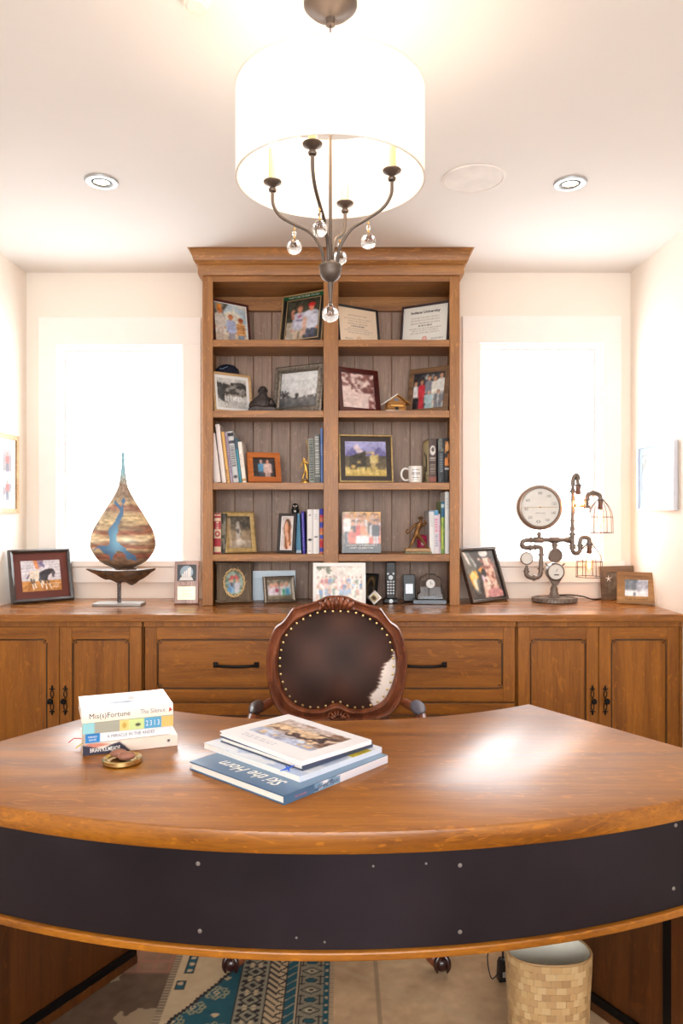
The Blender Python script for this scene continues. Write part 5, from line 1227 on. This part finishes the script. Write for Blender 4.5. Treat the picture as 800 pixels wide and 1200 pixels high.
half = [(60, 12), (150, 12), (200, 16), (250, 24), (300, 32), (350, 56), (400, 84), (450, 117), (500, 148), (550, 178), (600, 206), (650, 223), (700, 229), (750, 221), (800, 190), (830, 158), (850, 124), (862, 96), (872, 72), (878, 66)]
ys = np.linspace(60, 878, 150); hw = np.interp(ys, [p[0] for p in half], [p[1] for p in half])
k_ = np.array([1, 4, 6, 4, 1])/16.; hw[2:-2] = np.convolve(hw, k_, 'valid')
s6 = zv/F/6; n = 176; co = []; cl = []
nzA = vnoise(150, n, (10, 4), 4, 3); nzB = vnoise(150, n, (50, 5), 3, 8); nzC = vnoise(150, n, (60, 26), 3, 12)
lake = Canvas(300, 410, (0, 0, 0)); lake.SS = 1
lx = lambda x: (x-95)/460.0; ly = lambda y: (y-360)/500.0
def lp(c, pts): c.poly([(lx(a), ly(b)) for a, b in pts], (255, 255, 255))
lp(lake, [(275, 405), (290, 402), (312, 425), (330, 445), (345, 430), (352, 470), (356, 500), (345, 520), (335, 548), (325, 580), (328, 610), (322, 645), (325, 680), (350, 705), (378, 725), (392, 748), (415, 765), (440, 782), (446, 822), (420, 815), (402, 808), (385, 815), (375, 770), (352, 750), (335, 745), (318, 755), (300, 775), (290, 795), (275, 825), (268, 800), (262, 775), (235, 770), (212, 750), (200, 735), (180, 728), (150, 750), (120, 745), (118, 740), (150, 742), (180, 715), (210, 710), (240, 708), (262, 712), (272, 690), (270, 650), (258, 615), (262, 595), (280, 575), (300, 545), (312, 510), (330, 480), (322, 460), (300, 440), (282, 425)])
lake.ell(lx(343), ly(405), .028, .034, (255, 255, 255)); lp(lake, [(340, 420), (348, 420), (345, 460), (338, 450)]); lp(lake, [(340, 375), (345, 375), (345, 400), (340, 400)])
LM = lake.a[..., 0]
strata = [(0, (118, 190, 214)), (200, (120, 186, 206)), (245, (160, 170, 160)), (290, (158, 130, 104)), (360, (150, 122, 98)), (430, (196, 168, 118)), (460, (158, 96, 76)), (490, (166, 130, 98)), (530, (206, 178, 122)), (560, (214, 186, 130)), (590, (146, 112, 82)), (615, (170, 88, 60)), (640, (202, 166, 112)), (665, (228, 206, 158)), (690, (170, 130, 92)), (715, (176, 92, 64)), (740, (206, 180, 126)), (765, (140, 106, 78)), (790, (172, 84, 66)), (815, (150, 116, 86)), (850, (112, 84, 62)), (880, (90, 66, 50))]
sy_ = [a[0] for a in strata]; sc_ = np.array([a[1] for a in strata], float)
for i, (y, w) in enumerate(zip(ys, hw)):
    R = w*s6
    for j in range(n):
        a = 2*PI*j/n; xx = R*math.sin(a); yy_ = -R*math.cos(a)*.62
        co.append((X(90+325/6, zv)-xo+xx, yy_, Zh(520+y/6, zv)-CT))
        yw = y+(nzA[i, j]-.5)*110+(nzB[i, j]-.5)*46 if y > 280 else y
        c_ = np.array([np.interp(yw, sy_, sc_[:, q]) for q in range(3)])*(.66+.70*nzC[i, j])
        if y > 360 and math.cos(a) > 0:
            zx = 325+math.sin(a)*w; u, v = lx(zx), ly(y)
            if 0 <= u < 1 and 0 <= v < 1 and LM[int(v*LM.shape[0]), int(u*LM.shape[1])] > 100:
                tt = math.exp(-((zx-325)/60)**2-((y-680)/110)**2); c_ = np.array([64, 116, 168])*(1-tt)+np.array([104, 182, 222])*tt
        c_ = c_*.72+c_.mean()*.28+6; cl.append(c_)
me = bpy.data.meshes.new('teardrop_vase'); ff = []
for i in range(len(ys)-1):
    ff += [(i*n+j, i*n+(j+1) % n, (i+1)*n+(j+1) % n, (i+1)*n+j) for j in range(n)]
ff += [tuple(range(n))[::-1], tuple((len(ys)-1)*n+j for j in range(n))]
me.from_pydata(co, [], ff); at = me.color_attributes.new('print', 'FLOAT_COLOR', 'POINT')
ca = np.ones((len(co), 4)); ca[:, :3] = lin(np.clip(np.array(cl), 0, 255)); at.data.foreach_set('color', ca.astype('f').ravel())
for p in me.polygons: p.use_smooth = True
me.update(); link('teardrop_vase', me, painted_mat('fired_glaze', .4, .15), t)
MB().lathe([(.050, ztop-.004), (.050, ztop+.003), (.04, ztop+.004)], 32, flat=.7, M=Matrix.Translation((X(90+345/6, zv)-xo, 0, 0))).build('foot_ring', M_burl, t)

# ================================================================ PIPE LAMP
zl = 3.64; xo = X(649.5, zl); s5 = zl/F/5.714
t = lamp = thing('pipe_lamp', 'industrial iron pipe lamp with big pressure gauge and caged bulbs', 'table lamp', (xo, zl, CT+.0006))
def q5(x, y, dy=0): return (X(590+x/5.714, zl)-xo, dy, Zh(540+y/5.714, zl)-CT-.0006)
MB().lathe([(.100, 0), (.108, .003), (.108, .020), (.104, .024), (.094, .024), (.090, .018), (.030, .020), (.028, .026), (0, .027)], 48, flat=.85).build('base_wheel', M_pipe, lamp)
m = MB()
for k in range(44):
    a = 2*PI*k/44; m.tube([(.1085*math.cos(a), .92*math.sin(a)*.1, .003), (.1085*math.cos(a+.05), .92*math.sin(a+.05)*.1, .021)], .0026, 5)
m.build('base_teeth', M_pipe, lamp)
def pipe(pts, r=.0105, name='pipe', collars=(), n=4, dy=0):
    P = smoothpath([q5(*p[:2], p[2] if len(p) > 2 else dy) for p in pts], n) if n > 1 else [q5(*p[:2], dy) for p in pts]
    m = MB(); m.tube(P, r, 12)
    for c_ in collars:
        a = Vector(q5(c_[0], c_[1], dy)); b_ = Vector(q5(c_[2], c_[3], dy)); m.tube([a, b_], r*1.42, 14)
    return m.build(name, M_pipe, lamp)
MB().lathe([(.026, .0272), (.024, .034), (.018, .052), (.019, .060), (.017, .070), (.014, .074), (.013, .080)], 20, M=Matrix.Translation((q5(337, 0)[0], 0, 0))).build('base_flange', M_pipe, lamp)
# hourglass body with two round housings
def puck(x, y, r5, name, mat, th=.022, face=None, rimmat=None):
    c_ = Vector(q5(x, y)); r = r5*s5
    o = MB().lathe([(0, th), (r*.9, th), (r, th*.8), (r, -th*.6), (r*.93, -th*.9), (r*.86, -th*.95), (r*.84, -th*.7), (0, -th*.7)], 40, M=along(c_, c_+Vector((0, 1, 0)))).build(name, rimmat or M_pipe, lamp)
    if face: MB().lathe([(r*.83, -th*.71), (r*.82, -th*.78), (0, -th*.79)], 40, M=along(c_, c_+Vector((0, 1, 0)))).build('face', face, o)
    return o
M_gface = pbr('gauge_face', (226, 226, 222), .3, var=.05, scale=20)
puck(343, 632, 48, 'round_housing', M_pipe, .02, pbr('smoked_disc', (120, 104, 94), .35, .4))
g = puck(343, 742, 60, 'small_gauge', M_pipe, .024, M_gface)
MB().prism([q5(288, 770)[::2], q5(398, 770)[::2], q5(358, 832)[::2], q5(330, 832)[::2]], -.012, .014, 'y', .002).build('funnel', M_pipe, lamp)
m = MB(); m.tube([q5(343, 742, -.021), q5(352, 720, -.021)], .0012, 5); m.lines_ = 0
m.box(q5(330, 0)[0], q5(362, 0)[0], -.0206, -.0200, q5(0, 765)[2], q5(0, 758)[2]); m.build('needle', M_ink, g)
pipe([(337, 832), (337, 850)], .010, n=1)
m = MB()
for sx in (-1, 1): m.tube([q5(343+sx*48, 704), q5(343+sx*66, 686)], .004, 6)
m.build('side_bolts', M_pipe, lamp)
pipe([(340, 585), (340, 530)], .0105, collars=[(340, 570, 340, 548)], n=1)
pipe([(200, 530), (440, 530)], .0105, collars=[(200, 530, 265, 530), (305, 530, 372, 530), (412, 530, 440, 530)], n=1)
pipe([(236, 525), (236, 476)], .0095, collars=[(236, 498, 236, 488)], n=1)
pipe([(200, 530), (160, 530), (128, 540), (122, 560), (134, 578), (160, 582), (185, 582)], .0115, collars=[(186, 530, 176, 530), (170, 582, 182, 582)])
pipe([(185, 582), (215, 578), (240, 580), (252, 600), (250, 640), (248, 720), (244, 760), (225, 780), (190, 782), (160, 772), (150, 750), (153, 720)], .0112, collars=[(250, 622, 250, 636), (248, 716, 247, 730), (208, 782, 196, 782), (151, 746, 152, 736), (205, 579, 215, 578)])
# big gauge
g = puck(236, 312, 152, 'pressure_gauge', M_pipe, .03, M_gface, pbr('gauge_rim', (156, 138, 126), .3, .7))
cg = Vector(q5(236, 312)); yg = -.0245
m = MB(); m.tube([cg+Vector((-.085, yg, -.001)), cg+Vector((.085, yg, .001))], .0011, 5); m.ball(cg+Vector((0, yg, 0)), .004, 8); m.build('needle', M_gold, g)
for i, d_ in enumerate(('80', '60', '40', '20', '0', '160', '140', '120', '100')):
    a = math.radians(90-45*(i-7) if False else 225+i*40-40)
for i, d_ in enumerate(('60', '40', '20', '0', '160', '140', '120', '100', '80')):
    a = math.radians(150+i*37.5)
    if 240 < 150+i*37.5 < 300: pass
    text(d_, pbr('gauge_ink', (120, 124, 124), .5), g, cg+Vector((.070*math.cos(a), yg, .070*math.sin(a))), (PI/2, 0, 0), .020, .014)
text('PRESSURE GAUGE', pbr('gauge_ink', (120, 124, 124), .5), g, cg+Vector((0, yg, -.028)), (PI/2, 0, 0), .046, .006)
m = MB()
for k in range(48):
    a = math.radians(-60+k*300/47); m.tube([cg+Vector((.088*math.cos(a), yg, .088*math.sin(a))), cg+Vector((.094*math.cos(a), yg, .094*math.sin(a)))], .0007, 4)
m.build('tick_marks', pbr('gauge_ink', (120, 124, 124), .5), g)
# little bulb-like round gauge on the hook
g = puck(153, 653, 44, 'small_round_gauge', M_pipe, .012, M_gface, pbr('gauge_rim', (156, 138, 126), .3, .7))
pipe([(153, 725), (153, 700)], .007, n=1)
# upright on the right and its branches
pipe([(458, 560), (458, 480)], .0125, collars=[(458, 572, 458, 560), (458, 498, 458, 486), (446, 530, 434, 530)], n=1)
pipe([(458, 480), (460, 400), (462, 300), (462, 150)], .0088, n=1, collars=[(459, 440, 459, 470), (460, 390, 460, 408), (462, 215, 462, 195), (462, 162, 462, 150)])
pipe([(462, 160), (466, 120), (480, 98), (494, 100), (497, 130)], .0115)
pipe([(458, 565), (460, 600), (478, 620), (500, 614), (512, 590), (510, 550), (518, 520), (545, 512), (568, 522), (572, 555)], .0115, collars=[(459, 590, 458, 578), (511, 572, 511, 560), (572, 545, 572, 560)])
pipe([(540, 308), (542, 262), (552, 228), (580, 218), (610, 222), (630, 240), (632, 262)], .0112, collars=[(541, 320, 541, 300), (586, 219, 574, 220), (632, 256, 632, 266)], dy=-.03)
MB().tube([q5(470, 300, 0), q5(500, 302, -.014), q5(538, 300, -.03)], .008, 10).build('pipe', M_pipe, lamp)
M_bulb = glass_mat('amber_bulb_glass', (1, .93, .82, 1)); M_fil = pbr('glowing_filament', (255, 190, 110), .4, emit=(255, 150, 60), estr=30)
M_cage = pbr('cage_wire', (92, 78, 74), .4, .7)
def caged(x, y, dy, lit, wide=82, hh=190):
    g = q5(x, y, dy); g = Vector(g); s = s5
    o = MB().lathe([(.013, 0), (.014, -.004), (.012, -.012), (.012, -.040), (.010, -.045)], 18, M=Matrix.Translation(g)).build('bulb_socket', pbr('copper_socket', (134, 100, 84), .35, .8), lamp)
    m = MB(); m.tube([g+Vector((.016*math.cos(a), .016*math.sin(a), 0)) for a in np.linspace(0, 2*PI, 17)[:-1]], .0022, 6, closed=True)
    R = wide*s; zb2 = -hh*s*1.0; zm = zb2*.52
    for k in range(8):
        a = 2*PI*k/8+.2; ca_, sa_ = math.cos(a), math.sin(a)
        m.tube(smoothpath([g+Vector((.016*ca_, .016*sa_, 0)), g+Vector((R*.72*ca_, R*.72*sa_, zm*.42)), g+Vector((R*.96*ca_, R*.96*sa_, zm*.95)), g+Vector((R*ca_, R*sa_, zb2))], 4), .0018, 5)
    for zz_, rr in ((zm, .965), (zb2, 1)):
        m.tube([g+Vector((R*rr*math.cos(a), R*rr*math.sin(a), zz_)) for a in np.linspace(0, 2*PI, 33)[:-1]], .0019, 5, closed=True)
    m.lathe([(.020, .000), (.020, .004), (.006, .005)], 8, M=Matrix.Translation(g))
    m.build('bulb_cage', M_cage, lamp)
    MB().lathe([(.0095, -.046), (.012, -.055), (.022, -.085), (.024, -.100), (.018, -.120), (.006, -.132), (0, -.134)], 24, M=Matrix.Translation(g), closed=False).build('bulb', M_bulb, lamp)
    f = MB()
    for k in range(6):
        a = 2*PI*k/6; f.tube([g+Vector((.004*math.cos(a), .004*math.sin(a), -.050)), g+Vector((.009*math.cos(a), .009*math.sin(a), -.072)), g+Vector((.007*math.cos(a+.4), .007*math.sin(a+.4), -.112))], .0011, 5)
    f.build('filament', M_fil, lamp)
    l = bpy.data.lights.new('bulb_light', 'POINT'); l.energy = .45; l.color = (1, .62, .34); l.shadow_soft_size = .012
    lo = bpy.data.objects.new('bulb_light', l); COL.objects.link(lo); lo.parent = lamp; lo.location = g+Vector((0, 0, -.09))
caged(485, 165, -.03, True, 78, 190)
caged(632, 265, -.03, True, 82, 215)
caged(572, 562, 0, True, 86, 215)
MB().tube([q5(494, 120, 0), q5(487, 150, -.02), q5(485, 168, -.03)], .010, 10).build('pipe', M_pipe, lamp)
tag(MB().tube(smoothpath([(xo+.03, zl+.02, CT+.032), (xo+.09, zl+.04, CT+.030), (xo+.16, zl+.06, CT+.020), (xo+.215, zl+.07, CT+.004), (xo+.3, zl+.13, CT+.004)], 6), .0033, 7).build('lamp_cord', M_blackp), 'black cord trailing right from the pipe lamp across the counter', 'cord')

# ================================================================ CHANDELIER
zc = 1.78; xc = X(387, zc); t = ch = thing('chandelier', 'drum-shade chandelier with candle arms and crystal drops', 'chandelier', (xc, zc, H))
SR = .226
M_shade = bpy.data.materials.new('linen_shade'); M_shade.use_nodes = True
nt = M_shade.node_tree; nt.nodes.clear(); o_ = nt.nodes.new('ShaderNodeOutputMaterial'); d1 = nt.nodes.new('ShaderNodeBsdfDiffuse'); d2 = nt.nodes.new('ShaderNodeBsdfTranslucent'); mx = nt.nodes.new('ShaderNodeMixShader')
d1.inputs[0].default_value = (.9, .89, .87, 1); d2.inputs[0].default_value = (.96, .94, .91, 1); mx.inputs[0].default_value = .6
nt.links.new(d1.outputs[0], mx.inputs[1]); nt.links.new(d2.outputs[0], mx.inputs[2]); nt.links.new(mx.outputs[0], o_.inputs[0])
hb, ht = .7948, 1.0085
MB().lathe([(SR, hb), (SR, ht), (SR-.002, ht), (SR-.002, hb), (SR, hb)], 96, closed=False).build('shade', M_shade, ch)
m = MB()
for z in (hb+.002, ht-.002): m.tube([((SR-.001)*math.cos(a), (SR-.001)*math.sin(a), z) for a in np.linspace(0, 2*PI, 65)[:-1]], .0028, 6, closed=True)
m.build('shade_rim', pbr('rim_tape', (240, 232, 222), .8), ch)
m = MB()
for k in range(3):
    a = k*2*PI/3+.5; m.tube([(.01*math.cos(a), .01*math.sin(a), ht-.012), ((SR-.003)*math.cos(a), (SR-.003)*math.sin(a), ht-.004)], .002, 6)
m.lathe([(.014, ht-.018), (.014, ht-.006), (.006, ht-.002)], 16); m.build('spider_frame', M_bronze, ch)
MB().lathe([(.064, CE-H-.0005), (.064, CE-H-.012), (.060, CE-H-.016), (.058, CE-H-.018), (.050, CE-H-.026), (.034, CE-H-.032), (.030, CE-H-.036), (.016, CE-H-.040), (.012, CE-H-.042), (.011, CE-H-.058), (0, CE-H-.062)], 40).build('canopy', M_bronze, ch)
m = MB(); zz = CE-H-.062; k = 0
while zz > ht+.012:
    for_a = k % 2; pts = [((.006*math.cos(a)) if for_a else 0, 0 if for_a else .006*math.cos(a), zz-.010+.013*math.sin(a)) for a in np.linspace(0, 2*PI, 13)[:-1]]
    m.tube(pts, .0018, 6, closed=True); zz -= .019; k += 1
m.build('chain', M_bronze, ch)
MB().tube([(0, 0, ht), (0, 0, .60)], .0042, 10).build('stem', M_bronze, ch)
MB().lathe([(0, .606), (.012, .604), (.020, .598), (.026, .595), (.0275, .591), (.0275, .588), (.0255, .585), (.0262, .579), (.0245, .570), (.019, .561), (.010, .555), (.0065, .553), (.0068, .545), (.005, .525), (.0035, .505), (.002, .500), (0, .499)], 32).build('hub', M_bronze, ch)
M_amb = pbr('amber_bead', (224, 170, 90), .2, coat=.6)
def drop(parent, x, y, ztop_, zball, r, big=False):
    o = None; bmx = bmesh.new(); bmesh.ops.create_icosphere(bmx, subdivisions=3 if r > .015 else 2, radius=r)
    bmesh.ops.translate(bmx, verts=bmx.verts, vec=(x, y, zball)); me = bpy.data.meshes.new('crystal_drop'); bmx.to_mesh(me); bmx.free()
    o = link('crystal_drop', me, M_cry, parent)
    m = MB(); gap = ztop_-(zball+r); nb = 3
    m.tube([(x, y, ztop_+.002), (x, y, zball+r-.001)], .0007, 5); m.build('wire', M_gold, o)
    b2 = MB(); b2.ball((x, y, zball+r+gap*.42), .0058, 12); b2.build('bead', M_cry, o)
    b2 = MB(); b2.ball((x, y, zball+r+gap*.14), .0034, 8); b2.ball((x, y, zball+r+gap*.74), .0030, 8); b2.build('amber_bead', M_amb, o)
drop(ch, 0, 0, .503, H*0+.477, .0205)
M_candle = pbr('cream_candle', (240, 214, 160), .5, var=.02)
for (ax, ay) in ((-.037, -.156), (.036, .156), (-.142, .030), (.146, -.030)):
    R0 = math.hypot(ax, ay); ux, uy = ax/R0, ay/R0
    prof = [(.016, .600), (.022, .635), (.048, .676), (.088, .700), (.122, .722), (.140, .752), (.142*1.0, .790)]
    P = smoothpath([(ux*r*R0/.142, uy*r*R0/.142, z) for r, z in prof], 6)
    arm = MB().tube(P, .0042, 8).build('arm', M_bronze, ch)
    T = Matrix.Translation((ax, ay, .0))
    MB().lathe([(.004, .782), (.009, .785), (.010, .790), (.006, .795), (.012, .800), (.021, .805), (.0225, .809), (.021, .811), (.010, .8115), (0, .8116)], 24, M=T).build('drip_cup', M_bronze, arm)
    MB().lathe([(.0098, .812), (.0098, .888), (.008, .890), (0, .8905)], 18, M=T).build('candle_sleeve', M_candle, arm)
    MB().lathe([(.006, .8908), (.010, .900), (.013, .915), (.009, .934), (.003, .950), (0, .953)], 16, M=T).build('flame_bulb', pbr('lit_candle_bulb', (255, 240, 214), .3, emit=(255, 206, 150), estr=30), arm)
    l = bpy.data.lights.new('candle_light', 'POINT'); l.energy = .85; l.color = (1, .86, .70); l.shadow_soft_size = .02
    lo = bpy.data.objects.new('candle_light', l); COL.objects.link(lo); lo.parent = ch; lo.location = (ax*.8, ay*.8, .935)
    # drop hangs a third of the way along the arm
    f = .088*R0/.142; drop(arm, ux*f, uy*f, .700-.003, .645, .0185)

# ================================================================ RUG
RX0, RX1, RY0, RY1 = -1.15, 1.05, 1.45, 3.0; step = .004
nx, ny = int((RX1-RX0)/step), int((RY1-RY0)/step)
xs = np.linspace(RX0, RX1, nx); ysr = np.linspace(RY1, RY0, ny); XX, YY = np.meshgrid(xs, ysr)
n1 = vnoise(ny, nx, (14, 18), 4, 21); n2 = vnoise(ny, nx, (60, 80), 3, 22); n3 = vnoise(ny, nx, (6, 8), 3, 23)
img = np.empty((ny, nx, 3))
def put(mask, col): img[mask] = col
# worn beige field
img[:] = np.array([214, 190, 164]); img += (n1[..., None]-.5)*np.array([60, 56, 52]); img += (n2[..., None]-.5)*30
m_ = (n1 > .56); img[m_] = img[m_]*.93+np.array([170, 150, 130])*.07
right = XX > -.020
lineA = right & (np.abs(((XX-.0)*.62+(YY-1.9))-.25-.02*(n1-.5)) < .010); img[lineA] = img[lineA]*.5+np.array([214, 196, 172])*.5
m_ = right & (np.abs(XX-.10-.0*YY) < .006); img[m_] *= .82
m_ = right & (n3 > .58); img[m_] = img[m_]*.93+np.array([140, 116, 96])*.07
# kilim strip
LX_, RX_ = -.475, -.045
inn = (XX > LX_) & (XX < -.020)
TEAL = np.array([28, 92, 118]); CREAM = np.array([206, 190, 168]); DARK = np.array([44, 38, 42]); GREY = np.array([150, 150, 142])
put(inn, CREAM); img[inn] += ((n2[inn]-.5)*22)[:, None]
diag = LX_+.025+(YY-1.93)*.62   # teal lies right of and nearer than this slanting line
st = np.floor(YY/.012)*.012; dst = LX_+.025+(st-1.93)*.62
teal = inn & (XX > dst+.012) & (XX < -.292)
put(inn & (XX > dst-.0) & (XX <= dst+.012) & (XX < -.292), DARK); put(teal, TEAL)
img[teal] += ((n2[teal]-.5)*26)[:, None]
# flowers on the teal ground
for (fx, fy) in [(-.345, 2.045), (-.40, 1.985), (-.445, 1.93), (-.36, 2.14), (-.42, 1.86), (-.35, 1.80), (-.33, 2.23), (-.33, 1.90)]:
    for a in range(8):
        px_, py_ = fx+.027*math.cos(a*PI/4), fy+.020*math.sin(a*PI/4)
        put(teal & ((XX-px_)**2+(YY-py_)**2 < .0092**2), np.array([156, 160, 140])); put(teal & ((XX-px_)**2+(YY-py_)**2 < .0045**2), TEAL)
    put(teal & (np.abs(XX-fx)+np.abs(YY-fy) < .011), CREAM); put(teal & (np.abs(XX-fx)+np.abs(YY-fy) < .005), TEAL)
for (fx, fy) in [(-.325, 2.11), (-.335, 1.955), (-.31, 1.86)]: put(teal & (np.abs(XX-fx)/1.3+np.abs(YY-fy) < .010), CREAM)
# teal cartouche in the cream corner
for (ax_, bx_, ay_, by_) in ((-.455, -.425, 2.13, 2.40), (-.468, -.44, 2.06, 2.10)):
    r_ = inn & (XX > ax_) & (XX < bx_) & (YY > ay_) & (YY < by_); put(r_, DARK)
    r_ = inn & (XX > ax_+.004) & (XX < bx_-.004) & (YY > ay_+.004) & (YY < by_-.004); put(r_, TEAL)
    put(r_ & (((YY*1000) % 30-15)**2+((XX-(ax_+bx_)/2)*1000)**2 < 60), CREAM)
def band(a, b, c): r_ = inn & (XX > a) & (XX < b); put(r_, c); return r_
put(inn & (XX > -.292) & (XX <= -.286), DARK)
r_ = band(-.286, -.212, GREY); u = (XX+.249)/.034; v = ((YY*1000) % 62-31)/31.
put(r_ & (np.abs(np.abs(u)+np.abs(v)-.85) < .13), DARK); put(r_ & (np.abs(u)+np.abs(v) < .35), DARK); put(r_ & (((np.abs(u)-.72)**2+(np.abs(v)-.6)**2) < .055), DARK); put(r_ & (((np.abs(u)-.35)**2+(np.abs(v)-.8)**2) < .03), CREAM)
band(-.212, -.208, DARK); r_ = band(-.208, -.180, CREAM); put(r_ & (((XX+.208)*1000+(YY*1000) % 24) % 24 < 9), DARK); band(-.180, -.177, DARK)
r_ = band(-.177, -.158, CREAM); put(r_ & (np.abs(((YY*1000) % 16)-8-((XX+.1675)*1000)*np.where((YY*1000) % 32 < 16, .6, -.6)) < 3.2), DARK); band(-.158, -.155, DARK)
r_ = band(-.155, -.128, TEAL); put(r_ & (np.abs(((YY*1000) % 34)-17-(XX+.1415)*900) < 3), GREY); band(-.128, -.122, CREAM); band(-.122, -.119, DARK)
r_ = band(-.119, -.052, GREY); u = (XX+.0855)/.0335; v = ((YY*1000) % 84-42)/42.
put(r_ & (np.abs(np.abs(u)+np.abs(v)*2.1-.86) < .10), DARK); put(r_ & (np.abs(u)+np.abs(v)*2.1 < .5), np.array([206, 200, 186])); put(r_ & (u*u+(v*1.9)**2 < .04), DARK)
put(r_ & ((u*1.6)**2+((np.abs(v)-1)*3.6)**2 < .6), TEAL); put(r_ & (np.abs((u*1.6)**2+((np.abs(v)-1)*3.6)**2-.6) < .12), DARK); put(r_ & (np.abs(np.abs(u)-.78) < .07) & (np.abs(v) > .45), DARK); put(r_ & (np.abs(np.abs(v)-.62) < .05) & (np.abs(u) > .45), DARK)
band(-.052, -.049, DARK); r_ = band(-.049, -.034, TEAL); put(r_ & (((XX+.0415)*1000)**2+((YY*1000) % 30-15)**2 < 26), CREAM); band(-.034, -.020, np.array([176, 160, 142])); put(inn & (XX > -.034) & ((YY*1000) % 10 < 4), CREAM)
# left patch: brown and rose
lf = XX < LX_; img[lf] = np.array([150, 120, 104]); img[lf] += ((n1[lf]-.5)*70)[:, None]
lo_ = lf & (YY < 2.13); img[lo_] = np.array([104, 84, 70]); img[lo_] += ((n2[lo_]-.5)*26)[:, None]; m_ = lo_ & (n1 > .55); img[m_] = np.array([170, 154, 134])
hi_ = lf & (YY > 2.13); m_ = hi_ & (((XX*1000) % 46 < 8) | ((YY*1000) % 52 < 10)); img[m_] = img[m_]*.55+np.array([176, 116, 108])*.45
m_ = np.abs(YY-2.13-.0*XX) < .004; img[m_ & lf] = np.array([120, 92, 82])
m_ = (XX > LX_-.02) & (XX < LX_+.002); img[m_] = np.array([176, 162, 146]); img[m_ & ((YY*1000) % 12 < 5)] = np.array([132, 116, 102])
rg_ = thing('patchwork_rug', 'patchwork rug of teal kilim and worn beige pieces on the floor under the desk', 'rug', (0, 0, 0))
def lay(co):
    o = np.empty_like(co); o[:, 0] = co[:, 0]+(RX0+RX1)/2; o[:, 1] = co[:, 2]+RY0; o[:, 2] = .0094; return o
link('woven_top', print_mesh('woven_top', np.clip(img*np.array([.92, .86, .76]), 0, 255), RX1-RX0, RY1-RY0, lay), M_woven, rg_)
box('backing', pbr('rug_backing', (120, 104, 88), .95), rg_, RX0, RX1, RY0, RY1, .001, .009)

# ================================================================ WASTE BASKET
bx, by_ = X(642, 1.735), 1.735
t = thing('waste_basket', 'oval waste basket covered in tan shell squares under the right of the desk', 'waste basket', (bx, by_, .0105))
def oval_ring(f, z, n=64, ins=0): 
    a0_, b0_ = .100*f-ins, .068*f-ins
    return [(a0_*math.copysign(abs(math.cos(a))**.85, math.cos(a)), b0_*math.copysign(abs(math.sin(a))**.85, math.sin(a)), z) for a in [2*PI*i/n for i in range(n)]]
HB = .302
MB().loft([oval_ring(.84+.16*z/HB, z, ins=.0015) for z in np.linspace(0, HB, 8)]+[oval_ring(1, HB, ins=.0045)]+[oval_ring(.84+.16*z/HB, z, ins=.0045) for z in np.linspace(HB, .006, 8)], True, True).build('liner_wall', pbr('pale_lining', (222, 216, 200), .7), t)
me = bpy.data.meshes.new('shell_square'); vv = []; ff = []; cc = []; rs = random.Random(4); NC_, NRr = 34, 19
for r in range(NRr):
    za, zb3 = HB*r/NRr+.0002, HB*(r+1)/NRr-.0002
    for q in range(NC_):
        off = .5*(r % 2); col = np.array(rs.choice([(184, 150, 104), (174, 140, 96), (192, 160, 114), (180, 146, 102), (164, 130, 88), (198, 168, 124)]), float)
        b0i = len(vv); h_ = .0012+rs.random()*.0012
        for (aa, z) in ((q+off+.01, za), (q+off+.99, za), (q+off+.99, zb3), (q+off+.01, zb3)):
            a = 2*PI*aa/NC_; f = .84+.16*z/HB
            for e_ in (0, h_): vv.append(((.100*f+e_-.001)*math.copysign(abs(math.cos(a))**.85, math.cos(a)), (.068*f+e_-.001)*math.copysign(abs(math.sin(a))**.85, math.sin(a)), z)); cc.append(col)
        i0 = b0i; ff += [(i0+1, i0+3, i0+5, i0+7), (i0, i0+2, i0+3, i0+1), (i0+2, i0+4, i0+5, i0+3), (i0+4, i0+6, i0+7, i0+5), (i0+6, i0, i0+1, i0+7)]
me.from_pydata(vv, [], ff); at = me.color_attributes.new('print', 'FLOAT_COLOR', 'POINT'); ca = np.ones((len(vv), 4)); ca[:, :3] = lin(np.array(cc)); at.data.foreach_set('color', ca.astype('f').ravel())
tag(link('shell_squares', me, painted_mat('shell_tile', .35, .25), t), kind='stuff')
MB().tube(oval_ring(1, HB+.001, 64, ins=.003), .0026, 6, closed=True).build('rim', pbr('rim_tan', (170, 134, 90), .5), t)

# power adaptor and its lead, hanging down behind the apron near the basket
za = 2.10; t = thing('power_adapter', 'black power adapter with its lead on the rug beside the waste basket', 'adapter', (X(589, za), za, .0100), (0, 0, .2))
MB().prism([(-.016, 0), (.016, 0), (.014, .05), (.008, .062), (-.008, .062), (-.014, .05)], -.012, .012, 'y', .003).build('body', M_blackp, t)
MB().tube(smoothpath([(0, 0, .062), (.0, .0, .10), (.004, .006, .20), (-.006, .02, .42), (-.02, .05, .60)], 5), .003, 6).build('lead', M_blackp, t)
MB().tube(smoothpath([(-.014, .0, .02), (-.035, .0, .01), (-.038, .02, .06), (-.02, .02, .10), (-.004, .004, .12)], 5), .0018, 5).build('loop', M_blackp, t)
box('label', M_nick, t, -.006, .006, -.0132, -.0124, .015, .03)
